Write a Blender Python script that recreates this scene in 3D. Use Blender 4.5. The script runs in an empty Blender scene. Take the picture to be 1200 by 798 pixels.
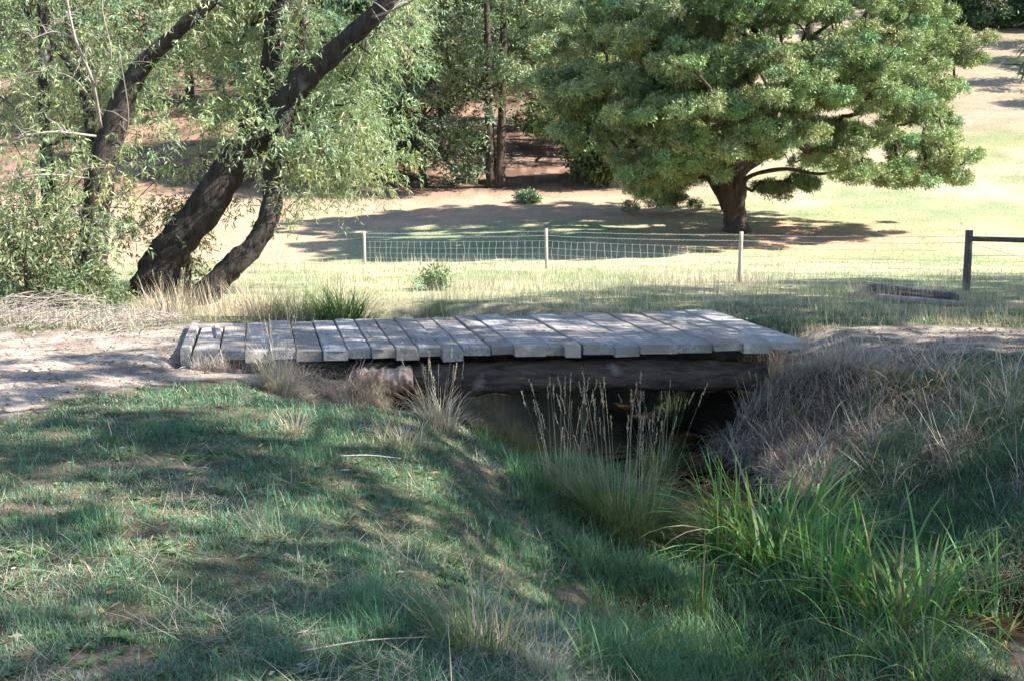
import bpy, math, random
import numpy as np
from mathutils import Vector

rng = np.random.default_rng(7)
random.seed(7)
R = math.radians
scn = bpy.context.scene
COL = scn.collection

# ------------------------------------------------------------------ camera model
F = 1297.0
PITCH = math.atan(169 / F)
CAM = np.array([0.0, 0.0, 1.75])
_fw = np.array([0, math.cos(PITCH), -math.sin(PITCH)])
_up = np.array([0, math.sin(PITCH), math.cos(PITCH)])


def ray(px, py):
    return _fw + np.array([1.0, 0, 0]) * (px - 600) / F + _up * (399 - py) / F


def atY(px, py, Y):
    d = ray(px, py)
    return CAM + d * (Y / d[1])


def atZ(px, py, z):
    d = ray(px, py)
    return CAM + d * ((z - CAM[2]) / d[2])


SUN = np.array([0.75, -0.13, 0.65])
SUN /= np.linalg.norm(SUN)

# ------------------------------------------------------------------ noise


def _hash(ix, iy, seed):
    h = (ix.astype(np.int64) * 374761393 + iy.astype(np.int64) * 668265263 + seed * 974634777) & 0xFFFFFFFF
    h = ((h ^ (h >> 13)) * 1274126177) & 0xFFFFFFFF
    h = h ^ (h >> 16)
    return (h & 0xFFFFFF) / float(0xFFFFFF)


def vnoise(x, y, seed=0):
    x = np.asarray(x, float)
    y = np.asarray(y, float)
    ix = np.floor(x)
    iy = np.floor(y)
    fx = x - ix
    fy = y - iy
    fx = fx * fx * (3 - 2 * fx)
    fy = fy * fy * (3 - 2 * fy)
    a = _hash(ix, iy, seed)
    b = _hash(ix + 1, iy, seed)
    c = _hash(ix, iy + 1, seed)
    d = _hash(ix + 1, iy + 1, seed)
    return (a * (1 - fx) + b * fx) * (1 - fy) + (c * (1 - fx) + d * fx) * fy


def fbm(x, y, seed=0, oct=4):
    s = 0
    a = 0.5
    t = 0
    for k in range(oct):
        s = s + a * vnoise(x * 2 ** k, y * 2 ** k, seed + k * 17)
        t += a
        a *= 0.5
    return s / t


def sstep(a, b, x):
    t = np.clip((x - a) / (b - a), 0, 1)
    return t * t * (3 - 2 * t)


# ------------------------------------------------------------------ terrain
_py = [-400, -50, 0, 8, 14, 20, 25, 31, 38, 42, 45, 50, 55, 62, 70, 85, 100, 120, 150, 200, 300, 700]
_pz = [0, 0, 0, -.02, -.05, -.12, -.17, -.33, -.42, -.12, .3, .85, 1.5, 2.6, 4.0, 7.6, 11.5, 18.3, 27, 38, 50, 60]
_fy = np.linspace(-400, 700, 5501)
_fz = np.interp(_fy, _py, _pz)
_k = np.hanning(41)
_k /= _k.sum()
_fz = np.convolve(np.pad(_fz, 20, mode='edge'), _k, mode='valid')

CREEK = np.array([(14, 2.2, .8), (6.5, 3.6, .9), (3.6, 4.9, 1.0), (2.45, 6.6, .95), (2.2, 8.4, .85), (2.0, 9.9, .5), (1.85, 11.0, .5), (1.35, 11.7, 1.05), (.8, 12.6, 1.55),
                  (0.6, 14.6, 1.3), (-0.5, 16.7, .7), (-2.4, 18.2, .5), (-5.5, 18.7, .4), (-9.5, 18.5, .4), (-22, 21, .5), (-60, 26, .5)])
POOLS = [(1.9, 10.5, .5, 1.6), (3.35, 7.0, .38, .6), (0.8, 13.2, 1.6, 1.5), (.5, 15.2, 1.2, 1.3)]


def creek_d(x, y):
    """signed distance to the creek's centre line (positive on its left bank), and its half width"""
    x = np.asarray(x, float)
    y = np.asarray(y, float)
    best = np.full(x.shape, 1e9)
    sg = np.zeros(x.shape)
    wd = np.full(x.shape, .6)
    for i in range(len(CREEK) - 1):
        ax, ay, aw = CREEK[i]
        bx, by, bw = CREEK[i + 1]
        dx, dy = bx - ax, by - ay
        L2 = dx * dx + dy * dy
        t = np.clip(((x - ax) * dx + (y - ay) * dy) / L2, 0, 1)
        qx = ax + t * dx
        qy = ay + t * dy
        d = np.hypot(x - qx, y - qy)
        m = d < best
        best = np.where(m, d, best)
        sg = np.where(m, np.sign(dx * (y - ay) - dy * (x - ax)), sg)
        wd = np.where(m, aw + t * (bw - aw), wd)
    return best * sg, wd


WATER_Z = -1.2


def road_mask(x, y, pad=0):
    pts = [(-6.6, -30), (-6.5, 3), (-6.3, 8), (-5.8, 11.3), (-4.6, 13.2), (-3.4, 13.7)]
    pts2 = [(3.1, 14.1), (6.5, 14.1), (12, 13.6), (40, 13)]
    pts3 = [(-5.8, 12.5), (-10, 13.2), (-40, 14)]

    def dist(pts):
        best = np.full(np.shape(x), 1e9)
        for (ax, ay), (bx, by) in zip(pts[:-1], pts[1:]):
            dx, dy = bx - ax, by - ay
            t = np.clip(((x - ax) * dx + (y - ay) * dy) / (dx * dx + dy * dy), 0, 1)
            best = np.minimum(best, np.hypot(x - ax - t * dx, y - ay - t * dy))
        return best
    n = (fbm(x * 1.1, y * 1.1, 31) - .5) * 1.3 + (fbm(x * 5, y * 5, 33) - .5) * .35
    m1 = sstep(2.35 + pad, 1.75 - pad * .4, dist(pts) + n)
    m2 = sstep(1.5 + pad * .6, .9, dist(pts2) + n * .9)
    m3 = sstep(2.0 + pad * .5, 1.5, dist(pts3) + n)
    return np.maximum(np.maximum(m1, m2 * .85), m3)


def height(x, y):
    x = np.asarray(x, float)
    y = np.asarray(y, float)
    z = np.interp(y, _fy, _fz)
    z = z - .42 * sstep(5, -8, x) * sstep(34, 41, y) * sstep(66, 50, y)
    z = z + .02 * np.clip(x - 5, 0, 60) * sstep(30, 60, y)
    # gentle humps, growing with distance
    z = z + (fbm(x * .35, y * .35, 3) - .5) * .10 * sstep(120, 10, y)
    z = z + (fbm(x * .05, y * .05, 5) - .5) * 2.2 * sstep(45, 110, y)
    z = z + (fbm(x * 2.3, y * 2.3, 9, 3) - .5) * .05 * sstep(40, 12, y)
    rm_ = road_mask(x, y)
    z = z + rm_ * ((fbm(x * 4, y * 4, 19, 4) - .5) * .06 - .02) * sstep(40, 12, y)
    # the ground falls towards the creek on the near side
    d, w = creek_d(x, y)
    ad = np.abs(d)
    s = np.where(d > 0, 2.5, 2.9)
    under = sstep(11.3, 12.3, y)
    s = s * (1 - under) + 1.2 * under
    ww = w + (fbm(x * .9, y * .9, 21, 3) - .5) * .8
    k = 1 - sstep(0, 1, (ad - ww) / s)
    pool = 0
    for (a, b, ra, rb) in POOLS:
        pool = np.maximum(pool, np.exp(-(((x - a) / ra) ** 2 + ((y - b) / rb) ** 2) ** 1.5))
    depth = (1.10 + .38 * pool) * (1 - .5 * sstep(-1.5, -4.5, x) * sstep(16, 17, y))
    k = k * (1 + (fbm(x * 2, y * 2, 23, 3) - .5) * .12)
    z = z - depth * k
    # the turf bank sags a little before it drops into the creek
    z = z - .22 * sstep(4.2, 1.2, d - w) * (d > 0) * (1 - k) * (1 - under)
    z = z - .20 * sstep(3.4, 4.2, x) * sstep(9, 11, y) * sstep(13.2, 12.5, y)
    # hollow left below the planks on both banks
    hol = sstep(-4.1, -3.5, x) * sstep(4.6, 3.4, x) * sstep(11.75, 12.5, y) * sstep(16.4, 15.4, y)
    z = z - (.36 + .25 * (fbm(x * 2.5, y * 2.5, 29, 3) - .5)) * hol * (1 - k)
    return z


def ghit(px, py, r0=2.5, r1=80):
    """where the line of sight through a photo pixel meets the ground"""
    d = ray(px, py)
    t = np.exp(np.linspace(math.log(r0), math.log(r1), 1500)) / d[1]
    P = CAM + d * t[:, None]
    below = P[:, 2] < height(P[:, 0], P[:, 1])
    return P[int(np.argmax(below))] if below.any() else P[-1]


# ------------------------------------------------------------------ mesh helpers
def make_mesh(name, V, quads=None, tris=None, col=None, smooth=True):
    V = np.ascontiguousarray(V, dtype=np.float32)
    me = bpy.data.meshes.new(name)
    me.vertices.add(len(V))
    me.vertices.foreach_set('co', V.ravel())
    nq = 0 if quads is None else len(quads)
    nt = 0 if tris is None else len(tris)
    idx = []
    st = []
    if nq:
        idx.append(np.asarray(quads).ravel())
        st.append(np.arange(nq) * 4)
    if nt:
        idx.append(np.asarray(tris).ravel())
        st.append(nq * 4 + np.arange(nt) * 3)
    idx = np.concatenate(idx).astype(np.int32)
    st = np.concatenate(st).astype(np.int32)
    me.loops.add(len(idx))
    me.loops.foreach_set('vertex_index', idx)
    me.polygons.add(len(st))
    me.polygons.foreach_set('loop_start', st)
    me.polygons.foreach_set('use_smooth', np.full(len(st), smooth))
    if col is not None:
        a = me.color_attributes.new('Col', 'FLOAT_COLOR', 'POINT')
        c = np.ones((len(V), 4), np.float32)
        c[:, :3] = np.clip(col, 0, 1)
        a.data.foreach_set('color', c.ravel())
    me.update(calc_edges=True)
    me.validate()
    return me


def link(name, me, mat, parent=None, loc=(0, 0, 0)):
    o = bpy.data.objects.new(name, me)
    COL.objects.link(o)
    if mat is not None:
        me.materials.append(mat)
    o.location = loc
    if parent is not None:
        o.parent = parent
    return o


def tag(o, label=None, cat=None, group=None, kind=None):
    if label:
        o['label'] = label
    if cat:
        o['category'] = cat
    if group:
        o['group'] = group
    if kind:
        o['kind'] = kind
    return o


def empty(name, loc, rz=0):
    o = bpy.data.objects.new(name, None)
    COL.objects.link(o)
    o.location = loc
    o.rotation_euler = (0, 0, rz)
    o.empty_display_size = .2
    return o


class Geo:
    """collects vertices, quads, triangles and colours of ONE mesh"""

    def __init__(s):
        s.V, s.Q, s.T, s.C, s.n = [], [], [], [], 0

    def add(s, V, Q=None, T=None, C=None):
        V = np.asarray(V, float).reshape(-1, 3)
        s.V.append(V)
        if Q is not None and len(Q):
            s.Q.append(np.asarray(Q) + s.n)
        if T is not None and len(T):
            s.T.append(np.asarray(T) + s.n)
        if C is None:
            C = np.full((len(V), 3), .5)
        C = np.asarray(C, float)
        if C.ndim == 1:
            C = np.tile(C, (len(V), 1))
        s.C.append(C)
        s.n += len(V)

    def build(s, name, mat, parent=None, loc=(0, 0, 0), smooth=True):
        V = np.concatenate(s.V) - np.asarray(loc)
        if parent is not None:
            loc = (0, 0, 0) if parent.type != 'EMPTY' else tuple(np.asarray(loc) - np.asarray(parent.location))
        me = make_mesh(name, V, np.concatenate(s.Q) if s.Q else None, np.concatenate(s.T) if s.T else None,
                       np.concatenate(s.C), smooth)
        return link(name, me, mat, parent, loc)


def norm(a):
    return a / np.maximum(np.linalg.norm(a, axis=-1, keepdims=True), 1e-9)


def add_blades(g, P, H, W, az, lean, curl, col, segs=3, tipcol=None, twist=0.0):
    """grass blades: arcs that rise from P, lean towards az and curl over"""
    n = len(P)
    if n == 0:
        return
    b = lambda v: np.broadcast_to(np.asarray(v, float), (n,))
    H, W, az, lean, curl = b(H), b(W), b(az), b(lean), b(curl)
    d = np.stack([np.cos(az), np.sin(az), np.zeros(n)], 1)
    sa = az + math.pi / 2 + twist * rng.uniform(-1, 1, n)
    s = np.stack([np.cos(sa), np.sin(sa), np.zeros(n)], 1)
    pts = [P]
    for k in range(segs):
        th = lean + curl * ((k + .5) / segs)
        pts.append(pts[-1] + (d * np.sin(th)[:, None] + np.array([0, 0, 1.]) * np.cos(th)[:, None]) * (H / segs)[:, None])
    vs = []
    for k in range(segs):
        t = k / segs
        w = (W * .5 * (1 - .75 * t ** 1.6) * (.7 if k == 0 else 1))[:, None]
        vs += [pts[k] - s * w, pts[k] + s * w]
    vs.append(pts[segs])
    nv = 2 * segs + 1
    V = np.stack(vs, 1).reshape(-1, 3)
    base = (np.arange(n) * nv)[:, None]
    Q = np.concatenate([base + np.array([2 * k, 2 * k + 1, 2 * k + 3, 2 * k + 2]) for k in range(segs - 1)]) if segs > 1 else None
    T = base + np.array([2 * segs - 2, 2 * segs - 1, 2 * segs])
    col = np.broadcast_to(col, (n, 3))
    C = np.repeat(col[:, None, :], nv, 1)
    if tipcol is not None:
        tc = np.broadcast_to(tipcol, (n, 3))
        C = C.copy()
        C[:, -1] = tc
        C[:, -3:-1] = .5 * (col + tc)[:, None, :]
    g.add(V, Q, T, C.reshape(-1, 3))
    return pts[segs]


def add_leaves(g, P, D, L, W, col, droop=.15, nrm=None):
    n = len(P)
    if n == 0:
        return
    D = norm(D)
    rnd = norm(rng.normal(size=(n, 3)))
    if nrm is not None:
        rnd = norm(nrm + rnd * .6)
    S = norm(np.cross(D, rnd))
    b = lambda v: np.broadcast_to(np.asarray(v, float), (n,))[:, None]
    L, W = b(L), b(W)
    mid = P + D * L * .45
    tip = P + D * L
    tip = tip - np.array([0, 0, 1.]) * L * droop
    V = np.stack([P, mid + S * W * .5, tip, mid - S * W * .5], 1).reshape(-1, 3)
    Q = (np.arange(n) * 4)[:, None] + np.array([0, 1, 2, 3])
    col = np.broadcast_to(col, (n, 3))
    g.add(V, Q, None, np.repeat(col, 4, 0))


def add_tube(g, pts, rad, sides=8, rough=0.0, col=None, cap=True, seed=0):
    pts = np.asarray(pts, float)
    rad = np.asarray(rad, float)
    n = len(pts)
    t = np.gradient(pts, axis=0)
    t = norm(t)
    ref = np.array([1., 0, 0]) if abs(t[0][0]) < .8 else np.array([0, 1., 0])
    u = norm(np.cross(t[0], ref))
    rings = []
    ang = np.linspace(0, 2 * math.pi, sides, endpoint=False)
    for i in range(n):
        u = norm(u - t[i] * np.dot(u, t[i]))
        v = np.cross(t[i], u)
        rr = rad[i] * np.ones(sides)
        if rough:
            rr = rr * (1 + rough * (fbm(np.cos(ang) * 2.2 + seed * 3.1, np.sin(ang) * 2.2 + i * .55 + seed, 71, 4) - .5) * 2)
        rings.append(pts[i] + (u[None] * np.cos(ang)[:, None] + v[None] * np.sin(ang)[:, None]) * rr[:, None])
    V = np.concatenate(rings)
    a = np.arange(sides)
    bq = np.roll(a, -1)
    Q = np.concatenate([np.stack([i * sides + a, i * sides + bq, (i + 1) * sides + bq, (i + 1) * sides + a], 1) for i in range(n - 1)])
    T = None
    if cap:
        V = np.concatenate([V, pts[:1], pts[-1:]])
        c0 = n * sides
        T = np.concatenate([np.stack([bq, a, np.full(sides, c0)], 1),
                            np.stack([(n - 1) * sides + a, (n - 1) * sides + bq, np.full(sides, c0 + 1)], 1)])
    g.add(V, Q, T, col if col is not None else (.5, .5, .5))


def smooth_path(pts, n):
    """Catmull-Rom through the points"""
    pts = np.asarray(pts, float)
    m = len(pts)
    P = np.concatenate([2 * pts[:1] - pts[1:2], pts, 2 * pts[-1:] - pts[-2:-1]])
    out = []
    for u in np.linspace(0, m - 1 - 1e-6, n):
        i = int(u)
        t = u - i
        p0, p1, p2, p3 = P[i], P[i + 1], P[i + 2], P[i + 3]
        out.append(.5 * (2 * p1 + (p2 - p0) * t + (2 * p0 - 5 * p1 + 4 * p2 - p3) * t ** 2 + (3 * p1 - p0 - 3 * p2 + p3) * t ** 3))
    return np.array(out)


# ------------------------------------------------------------------ materials
def new_mat(name):
    m = bpy.data.materials.new(name)
    m.use_nodes = True
    nt = m.node_tree
    for n in list(nt.nodes):
        nt.nodes.remove(n)
    out = nt.nodes.new('ShaderNodeOutputMaterial')
    return m, nt, out


def N(nt, typ, **kw):
    n = nt.nodes.new(typ)
    for k, v in kw.items():
        if k.startswith('i_'):
            n.inputs[k[2:].replace('_', ' ')].default_value = v
        else:
            setattr(n, k, v)
    return n


def ramp(nt, stops):
    n = nt.nodes.new('ShaderNodeValToRGB')
    e = n.color_ramp.elements
    while len(e) < len(stops):
        e.new(.5)
    for k, (p, c) in enumerate(stops):
        e[k].position = p
        e[k].color = (*c, 1)
    return n


def mixc(nt, a, b, fac, mode='MIX'):
    n = nt.nodes.new('ShaderNodeMix')
    n.data_type = 'RGBA'
    n.blend_type = mode
    for sock, v in ((n.inputs[0], fac), (n.inputs[6], a), (n.inputs[7], b)):
        if isinstance(v, (int, float)):
            sock.default_value = v
        elif isinstance(v, tuple):
            sock.default_value = (*v, 1)
        else:
            nt.links.new(v, sock)
    return n.outputs[2]


def leaf_mat(name, trans=.35, rough=.5, spec=.35, warm=(1.15, 1.1, .6)):
    m, nt, out = new_mat(name)
    at = N(nt, 'ShaderNodeAttribute', attribute_name='Col')
    p = N(nt, 'ShaderNodeBsdfPrincipled')
    p.inputs['Roughness'].default_value = rough
    p.inputs['Specular IOR Level'].default_value = spec
    nt.links.new(at.outputs['Color'], p.inputs['Base Color'])
    tr = N(nt, 'ShaderNodeBsdfTranslucent')
    nt.links.new(mixc(nt, at.outputs['Color'], warm, 1.0, 'MULTIPLY'), tr.inputs['Color'])
    mx = N(nt, 'ShaderNodeMixShader')
    mx.inputs[0].default_value = trans
    nt.links.new(p.outputs[0], mx.inputs[1])
    nt.links.new(tr.outputs[0], mx.inputs[2])
    nt.links.new(mx.outputs[0], out.inputs['Surface'])
    return m


def ground_mat():
    m, nt, out = new_mat('earth')
    at = N(nt, 'ShaderNodeAttribute', attribute_name='Col')
    tc = N(nt, 'ShaderNodeTexCoord')
    n1 = N(nt, 'ShaderNodeTexNoise')
    n1.inputs['Scale'].default_value = 7
    n1.inputs['Detail'].default_value = 12
    n1.inputs['Roughness'].default_value = .7
    n2 = N(nt, 'ShaderNodeTexNoise')
    n2.inputs['Scale'].default_value = .55
    n2.inputs['Detail'].default_value = 8
    n3 = N(nt, 'ShaderNodeTexNoise')
    n3.inputs['Scale'].default_value = 55
    n3.inputs['Detail'].default_value = 6
    for n in (n1, n2, n3):
        nt.links.new(tc.outputs['Object'], n.inputs['Vector'])
    r1 = ramp(nt, [(.25, (.55, .55, .55)), (.5, (1, 1, 1)), (.78, (1.35, 1.32, 1.25))])
    nt.links.new(n1.outputs['Fac'], r1.inputs['Fac'])
    r2 = ramp(nt, [(.3, (.78, .84, .8)), (.7, (1.2, 1.12, 1.06))])
    nt.links.new(n2.outputs['Fac'], r2.inputs['Fac'])
    r3 = ramp(nt, [(.3, (.7, .7, .7)), (.7, (1.25, 1.25, 1.25))])
    nt.links.new(n3.outputs['Fac'], r3.inputs['Fac'])
    c = mixc(nt, at.outputs['Color'], r1.outputs['Color'], 1.0, 'MULTIPLY')
    c = mixc(nt, c, r2.outputs['Color'], 1.0, 'MULTIPLY')
    c = mixc(nt, c, r3.outputs['Color'], 1.0, 'MULTIPLY')
    n4 = N(nt, 'ShaderNodeTexVoronoi')
    n4.inputs['Scale'].default_value = 38
    nt.links.new(tc.outputs['Object'], n4.inputs['Vector'])
    r4 = ramp(nt, [(.0, (1.25, 1.22, 1.2)), (.35, (.95, .95, .95)), (.7, (.7, .7, .7))])
    nt.links.new(n4.outputs['Distance'], r4.inputs['Fac'])
    c = mixc(nt, c, r4.outputs['Color'], 1.0, 'MULTIPLY')
    p = N(nt, 'ShaderNodeBsdfPrincipled')
    p.inputs['Roughness'].default_value = .95
    p.inputs['Specular IOR Level'].default_value = .1
    nt.links.new(c, p.inputs['Base Color'])
    b = N(nt, 'ShaderNodeBump')
    b.inputs['Strength'].default_value = .7
    b.inputs['Distance'].default_value = .04
    nt.links.new(n1.outputs['Fac'], b.inputs['Height'])
    b2 = N(nt, 'ShaderNodeBump')
    b2.inputs['Strength'].default_value = .6
    b2.inputs['Distance'].default_value = .012
    nt.links.new(n3.outputs['Fac'], b2.inputs['Height'])
    nt.links.new(b.outputs[0], b2.inputs['Normal'])
    nt.links.new(b2.outputs[0], p.inputs['Normal'])
    nt.links.new(p.outputs[0], out.inputs['Surface'])
    return m


def bark_mat(name, dark, light, scale=(9, 9, 2.2), lichen=None, bump=.06, mul=1.0):
    m, nt, out = new_mat(name)
    tc = N(nt, 'ShaderNodeTexCoord')
    mp = N(nt, 'ShaderNodeMapping')
    mp.inputs['Scale'].default_value = scale
    nt.links.new(tc.outputs['Object'], mp.inputs['Vector'])
    n1 = N(nt, 'ShaderNodeTexNoise')
    n1.inputs['Scale'].default_value = 1
    n1.inputs['Detail'].default_value = 9
    n1.inputs['Roughness'].default_value = .72
    n1.inputs['Distortion'].default_value = .6
    nt.links.new(mp.outputs[0], n1.inputs['Vector'])
    r1 = ramp(nt, [(.3, dark), (.68, light)])
    nt.links.new(n1.outputs['Fac'], r1.inputs['Fac'])
    c = r1.outputs['Color']
    if lichen:
        n2 = N(nt, 'ShaderNodeTexNoise')
        n2.inputs['Scale'].default_value = 3.2
        n2.inputs['Detail'].default_value = 7
        nt.links.new(tc.outputs['Object'], n2.inputs['Vector'])
        r2 = ramp(nt, [(.6, (0, 0, 0)), (.76, (.8, .8, .8))])
        nt.links.new(n2.outputs['Fac'], r2.inputs['Fac'])
        c = mixc(nt, c, lichen, r2.outputs['Color'])
    p = N(nt, 'ShaderNodeBsdfPrincipled')
    p.inputs['Roughness'].default_value = .9
    p.inputs['Specular IOR Level'].default_value = .15
    nt.links.new(c, p.inputs['Base Color'])
    b = N(nt, 'ShaderNodeBump')
    b.inputs['Strength'].default_value = .9
    b.inputs['Distance'].default_value = bump
    nt.links.new(n1.outputs['Fac'], b.inputs['Height'])
    nt.links.new(b.outputs[0], p.inputs['Normal'])
    nt.links.new(p.outputs[0], out.inputs['Surface'])
    return m


def plank_mat():
    m, nt, out = new_mat('weathered_timber')
    tc = N(nt, 'ShaderNodeTexCoord')
    oi = N(nt, 'ShaderNodeObjectInfo')
    add = N(nt, 'ShaderNodeVectorMath', operation='ADD')
    sc = N(nt, 'ShaderNodeVectorMath', operation='SCALE')
    cmb = N(nt, 'ShaderNodeCombineXYZ')
    for k in range(3):
        nt.links.new(oi.outputs['Random'], cmb.inputs[k])
    nt.links.new(cmb.outputs[0], sc.inputs[0])
    sc.inputs['Scale'].default_value = 37
    nt.links.new(tc.outputs['Object'], add.inputs[0])
    nt.links.new(sc.outputs[0], add.inputs[1])
    mp = N(nt, 'ShaderNodeMapping')
    mp.inputs['Scale'].default_value = (30, 1.6, 30)
    nt.links.new(add.outputs[0], mp.inputs['Vector'])
    n1 = N(nt, 'ShaderNodeTexNoise')
    n1.inputs['Scale'].default_value = 1
    n1.inputs['Detail'].default_value = 8
    n1.inputs['Roughness'].default_value = .65
    n1.inputs['Distortion'].default_value = .4
    nt.links.new(mp.outputs[0], n1.inputs['Vector'])
    r1 = ramp(nt, [(.26, (.075, .062, .054)), (.42, (.24, .22, .20)), (.7, (.43, .40, .365))])
    nt.links.new(n1.outputs['Fac'], r1.inputs['Fac'])
    n2 = N(nt, 'ShaderNodeTexNoise')
    n2.inputs['Scale'].default_value = 2.4
    n2.inputs['Detail'].default_value = 7
    nt.links.new(add.outputs[0], n2.inputs['Vector'])
    r2 = ramp(nt, [(.42, (0, 0, 0)), (.6, (.9, .9, .9))])
    nt.links.new(n2.outputs['Fac'], r2.inputs['Fac'])
    c = mixc(nt, r1.outputs['Color'], (.24, .205, .175), r2.outputs['Color'])
    r3 = ramp(nt, [(0, (.72, .71, .71)), (.35, (1.0, 1.02, 1.05)), (.6, (.86, .82, .78)), (1, (1.18, 1.18, 1.17))])
    nt.links.new(oi.outputs['Random'], r3.inputs['Fac'])
    c = mixc(nt, c, r3.outputs['Color'], 1.0, 'MULTIPLY')
    p = N(nt, 'ShaderNodeBsdfPrincipled')
    p.inputs['Roughness'].default_value = .85
    p.inputs['Specular IOR Level'].default_value = .2
    nt.links.new(c, p.inputs['Base Color'])
    b = N(nt, 'ShaderNodeBump')
    b.inputs['Strength'].default_value = .8
    b.inputs['Distance'].default_value = .012
    nt.links.new(n1.outputs['Fac'], b.inputs['Height'])
    nt.links.new(b.outputs[0], p.inputs['Normal'])
    nt.links.new(p.outputs[0], out.inputs['Surface'])
    return m


def plain_mat(name, col, rough=.8, metal=0.0, var=.3, scale=6):
    m, nt, out = new_mat(name)
    tc = N(nt, 'ShaderNodeTexCoord')
    n1 = N(nt, 'ShaderNodeTexNoise')
    n1.inputs['Scale'].default_value = scale
    n1.inputs['Detail'].default_value = 6
    nt.links.new(tc.outputs['Object'], n1.inputs['Vector'])
    r1 = ramp(nt, [(.25, tuple(c * (1 - var) for c in col)), (.75, tuple(min(1, c * (1 + var)) for c in col))])
    nt.links.new(n1.outputs['Fac'], r1.inputs['Fac'])
    p = N(nt, 'ShaderNodeBsdfPrincipled')
    p.inputs['Roughness'].default_value = rough
    p.inputs['Metallic'].default_value = metal
    nt.links.new(r1.outputs['Color'], p.inputs['Base Color'])
    nt.links.new(p.outputs[0], out.inputs['Surface'])
    return m


def water_mat():
    m, nt, out = new_mat('murky_water')
    tc = N(nt, 'ShaderNodeTexCoord')
    n1 = N(nt, 'ShaderNodeTexNoise')
    n1.inputs['Scale'].default_value = 5
    n1.inputs['Detail'].default_value = 3
    nt.links.new(tc.outputs['Object'], n1.inputs['Vector'])
    n2 = N(nt, 'ShaderNodeTexNoise')
    n2.inputs['Scale'].default_value = 1.1
    n2.inputs['Detail'].default_value = 5
    nt.links.new(tc.outputs['Object'], n2.inputs['Vector'])
    r = ramp(nt, [(.35, (.016, .010, .006)), (.75, (.075, .05, .025))])
    nt.links.new(n2.outputs['Fac'], r.inputs['Fac'])
    p = N(nt, 'ShaderNodeBsdfPrincipled')
    p.inputs['Roughness'].default_value = .08
    p.inputs['IOR'].default_value = 1.33
    p.inputs['Specular IOR Level'].default_value = .3
    nt.links.new(r.outputs['Color'], p.inputs['Base Color'])
    b = N(nt, 'ShaderNodeBump')
    b.inputs['Strength'].default_value = .04
    b.inputs['Distance'].default_value = .03
    nt.links.new(n1.outputs['Fac'], b.inputs['Height'])
    nt.links.new(b.outputs[0], p.inputs['Normal'])
    nt.links.new(p.outputs[0], out.inputs['Surface'])
    return m


M_ground = ground_mat()
M_grass = leaf_mat('grass_blades', .35, .6, .2)
M_dry = leaf_mat('dry_straw', .25, .75, .1, (1.0, .95, .8))
M_leaf = leaf_mat('tree_leaves', .13, .6, .25)
M_willow = leaf_mat('willow_leaves', .36, .5, .4, (1.1, 1.1, .75))
M_plank = plank_mat()
M_bark = bark_mat('furrowed_bark', (.013, .0105, .009), (.075, .06, .05), (10, 10, 2.0), (.19, .18, .165))
M_bark_bw = bark_mat('blackwood_bark', (.022, .017, .013), (.10, .072, .055), (12, 12, 1.5))
M_bark_gum = bark_mat('gum_bark', (.22, .18, .15), (.42, .37, .32), (5, 5, .8), None, .02)
M_dead = bark_mat('bleached_wood', (.30, .27, .24), (.58, .55, .51), (14, 14, 4), None, .01)
M_twig = bark_mat('grey_twigs', (.15, .12, .095), (.36, .31, .265), (14, 14, 4), None, .01)
M_log = bark_mat('rotting_log', (.022, .017, .014), (.15, .108, .085), (2.2, 14, 14), (.30, .26, .23), .06)
M_rot = bark_mat('crumbling_wood', (.22, .125, .085), (.60, .45, .36), (3, 18, 18), None, .04)
M_post = bark_mat('grey_post_wood', (.25, .205, .165), (.46, .40, .33), (25, 25, 3), None, .01)
M_darkpost = bark_mat('dark_rail_wood', (.035, .032, .03), (.13, .12, .11), (25, 25, 3), None, .01)
M_wire = plain_mat('galvanised_wire', (.5, .5, .5), .5, .3, .1)
M_water = water_mat()

# ------------------------------------------------------------------ ground sheet


def axis(dense_lo, dense_hi, step, lo, hi, grow=1.06):
    a = list(np.arange(dense_lo, dense_hi + 1e-6, step))
    s = step
    while a[-1] < hi:
        s *= grow
        a.append(a[-1] + s)
    s = step
    pre = []
    v = dense_lo
    while v > lo:
        s *= grow
        v -= s
        pre.append(v)
    return np.array(pre[::-1] + a)


xs = axis(-6.5, 7, .075, -420, 420, 1.05)
ys = axis(3, 17, .075, -60, 650, 1.035)
GX, GY = np.meshgrid(xs, ys)
GZ = height(GX, GY)
RM = road_mask(GX, GY)
cd, cw = creek_d(GX, GY)


def C3(r, g, b):
    return np.array([r, g, b])


def lerp(a, b, t):
    return a + (b - a) * t[..., None]


BARE = []
n_big = fbm(GX * .22, GY * .22, 41)
n_mid = fbm(GX * 1.3, GY * 1.3, 43)
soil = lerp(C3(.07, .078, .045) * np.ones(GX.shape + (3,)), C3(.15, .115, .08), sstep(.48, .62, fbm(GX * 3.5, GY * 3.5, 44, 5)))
meadow = lerp(C3(.24, .265, .145) * np.ones(GX.shape + (3,)), C3(.40, .355, .24), sstep(.44, .68, n_big * .6 + n_mid * .4))
pink = lerp(C3(.42, .275, .20) * np.ones(GX.shape + (3,)), C3(.33, .275, .18), sstep(.4, .65, n_mid))
forest = lerp(C3(.12, .072, .05) * np.ones(GX.shape + (3,)), C3(.27, .175, .13), sstep(.45, .62, n_mid))
hill = lerp(C3(.215, .225, .115) * np.ones(GX.shape + (3,)), C3(.34, .285, .195), sstep(.42, .6, n_big))
hill = lerp(hill, C3(.25, .18, .135), sstep(72, 80, GY + (n_mid - .5) * 8) * .6)
g = lerp(soil, meadow, sstep(15, 24, GY + (n_mid - .5) * 5))
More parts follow.
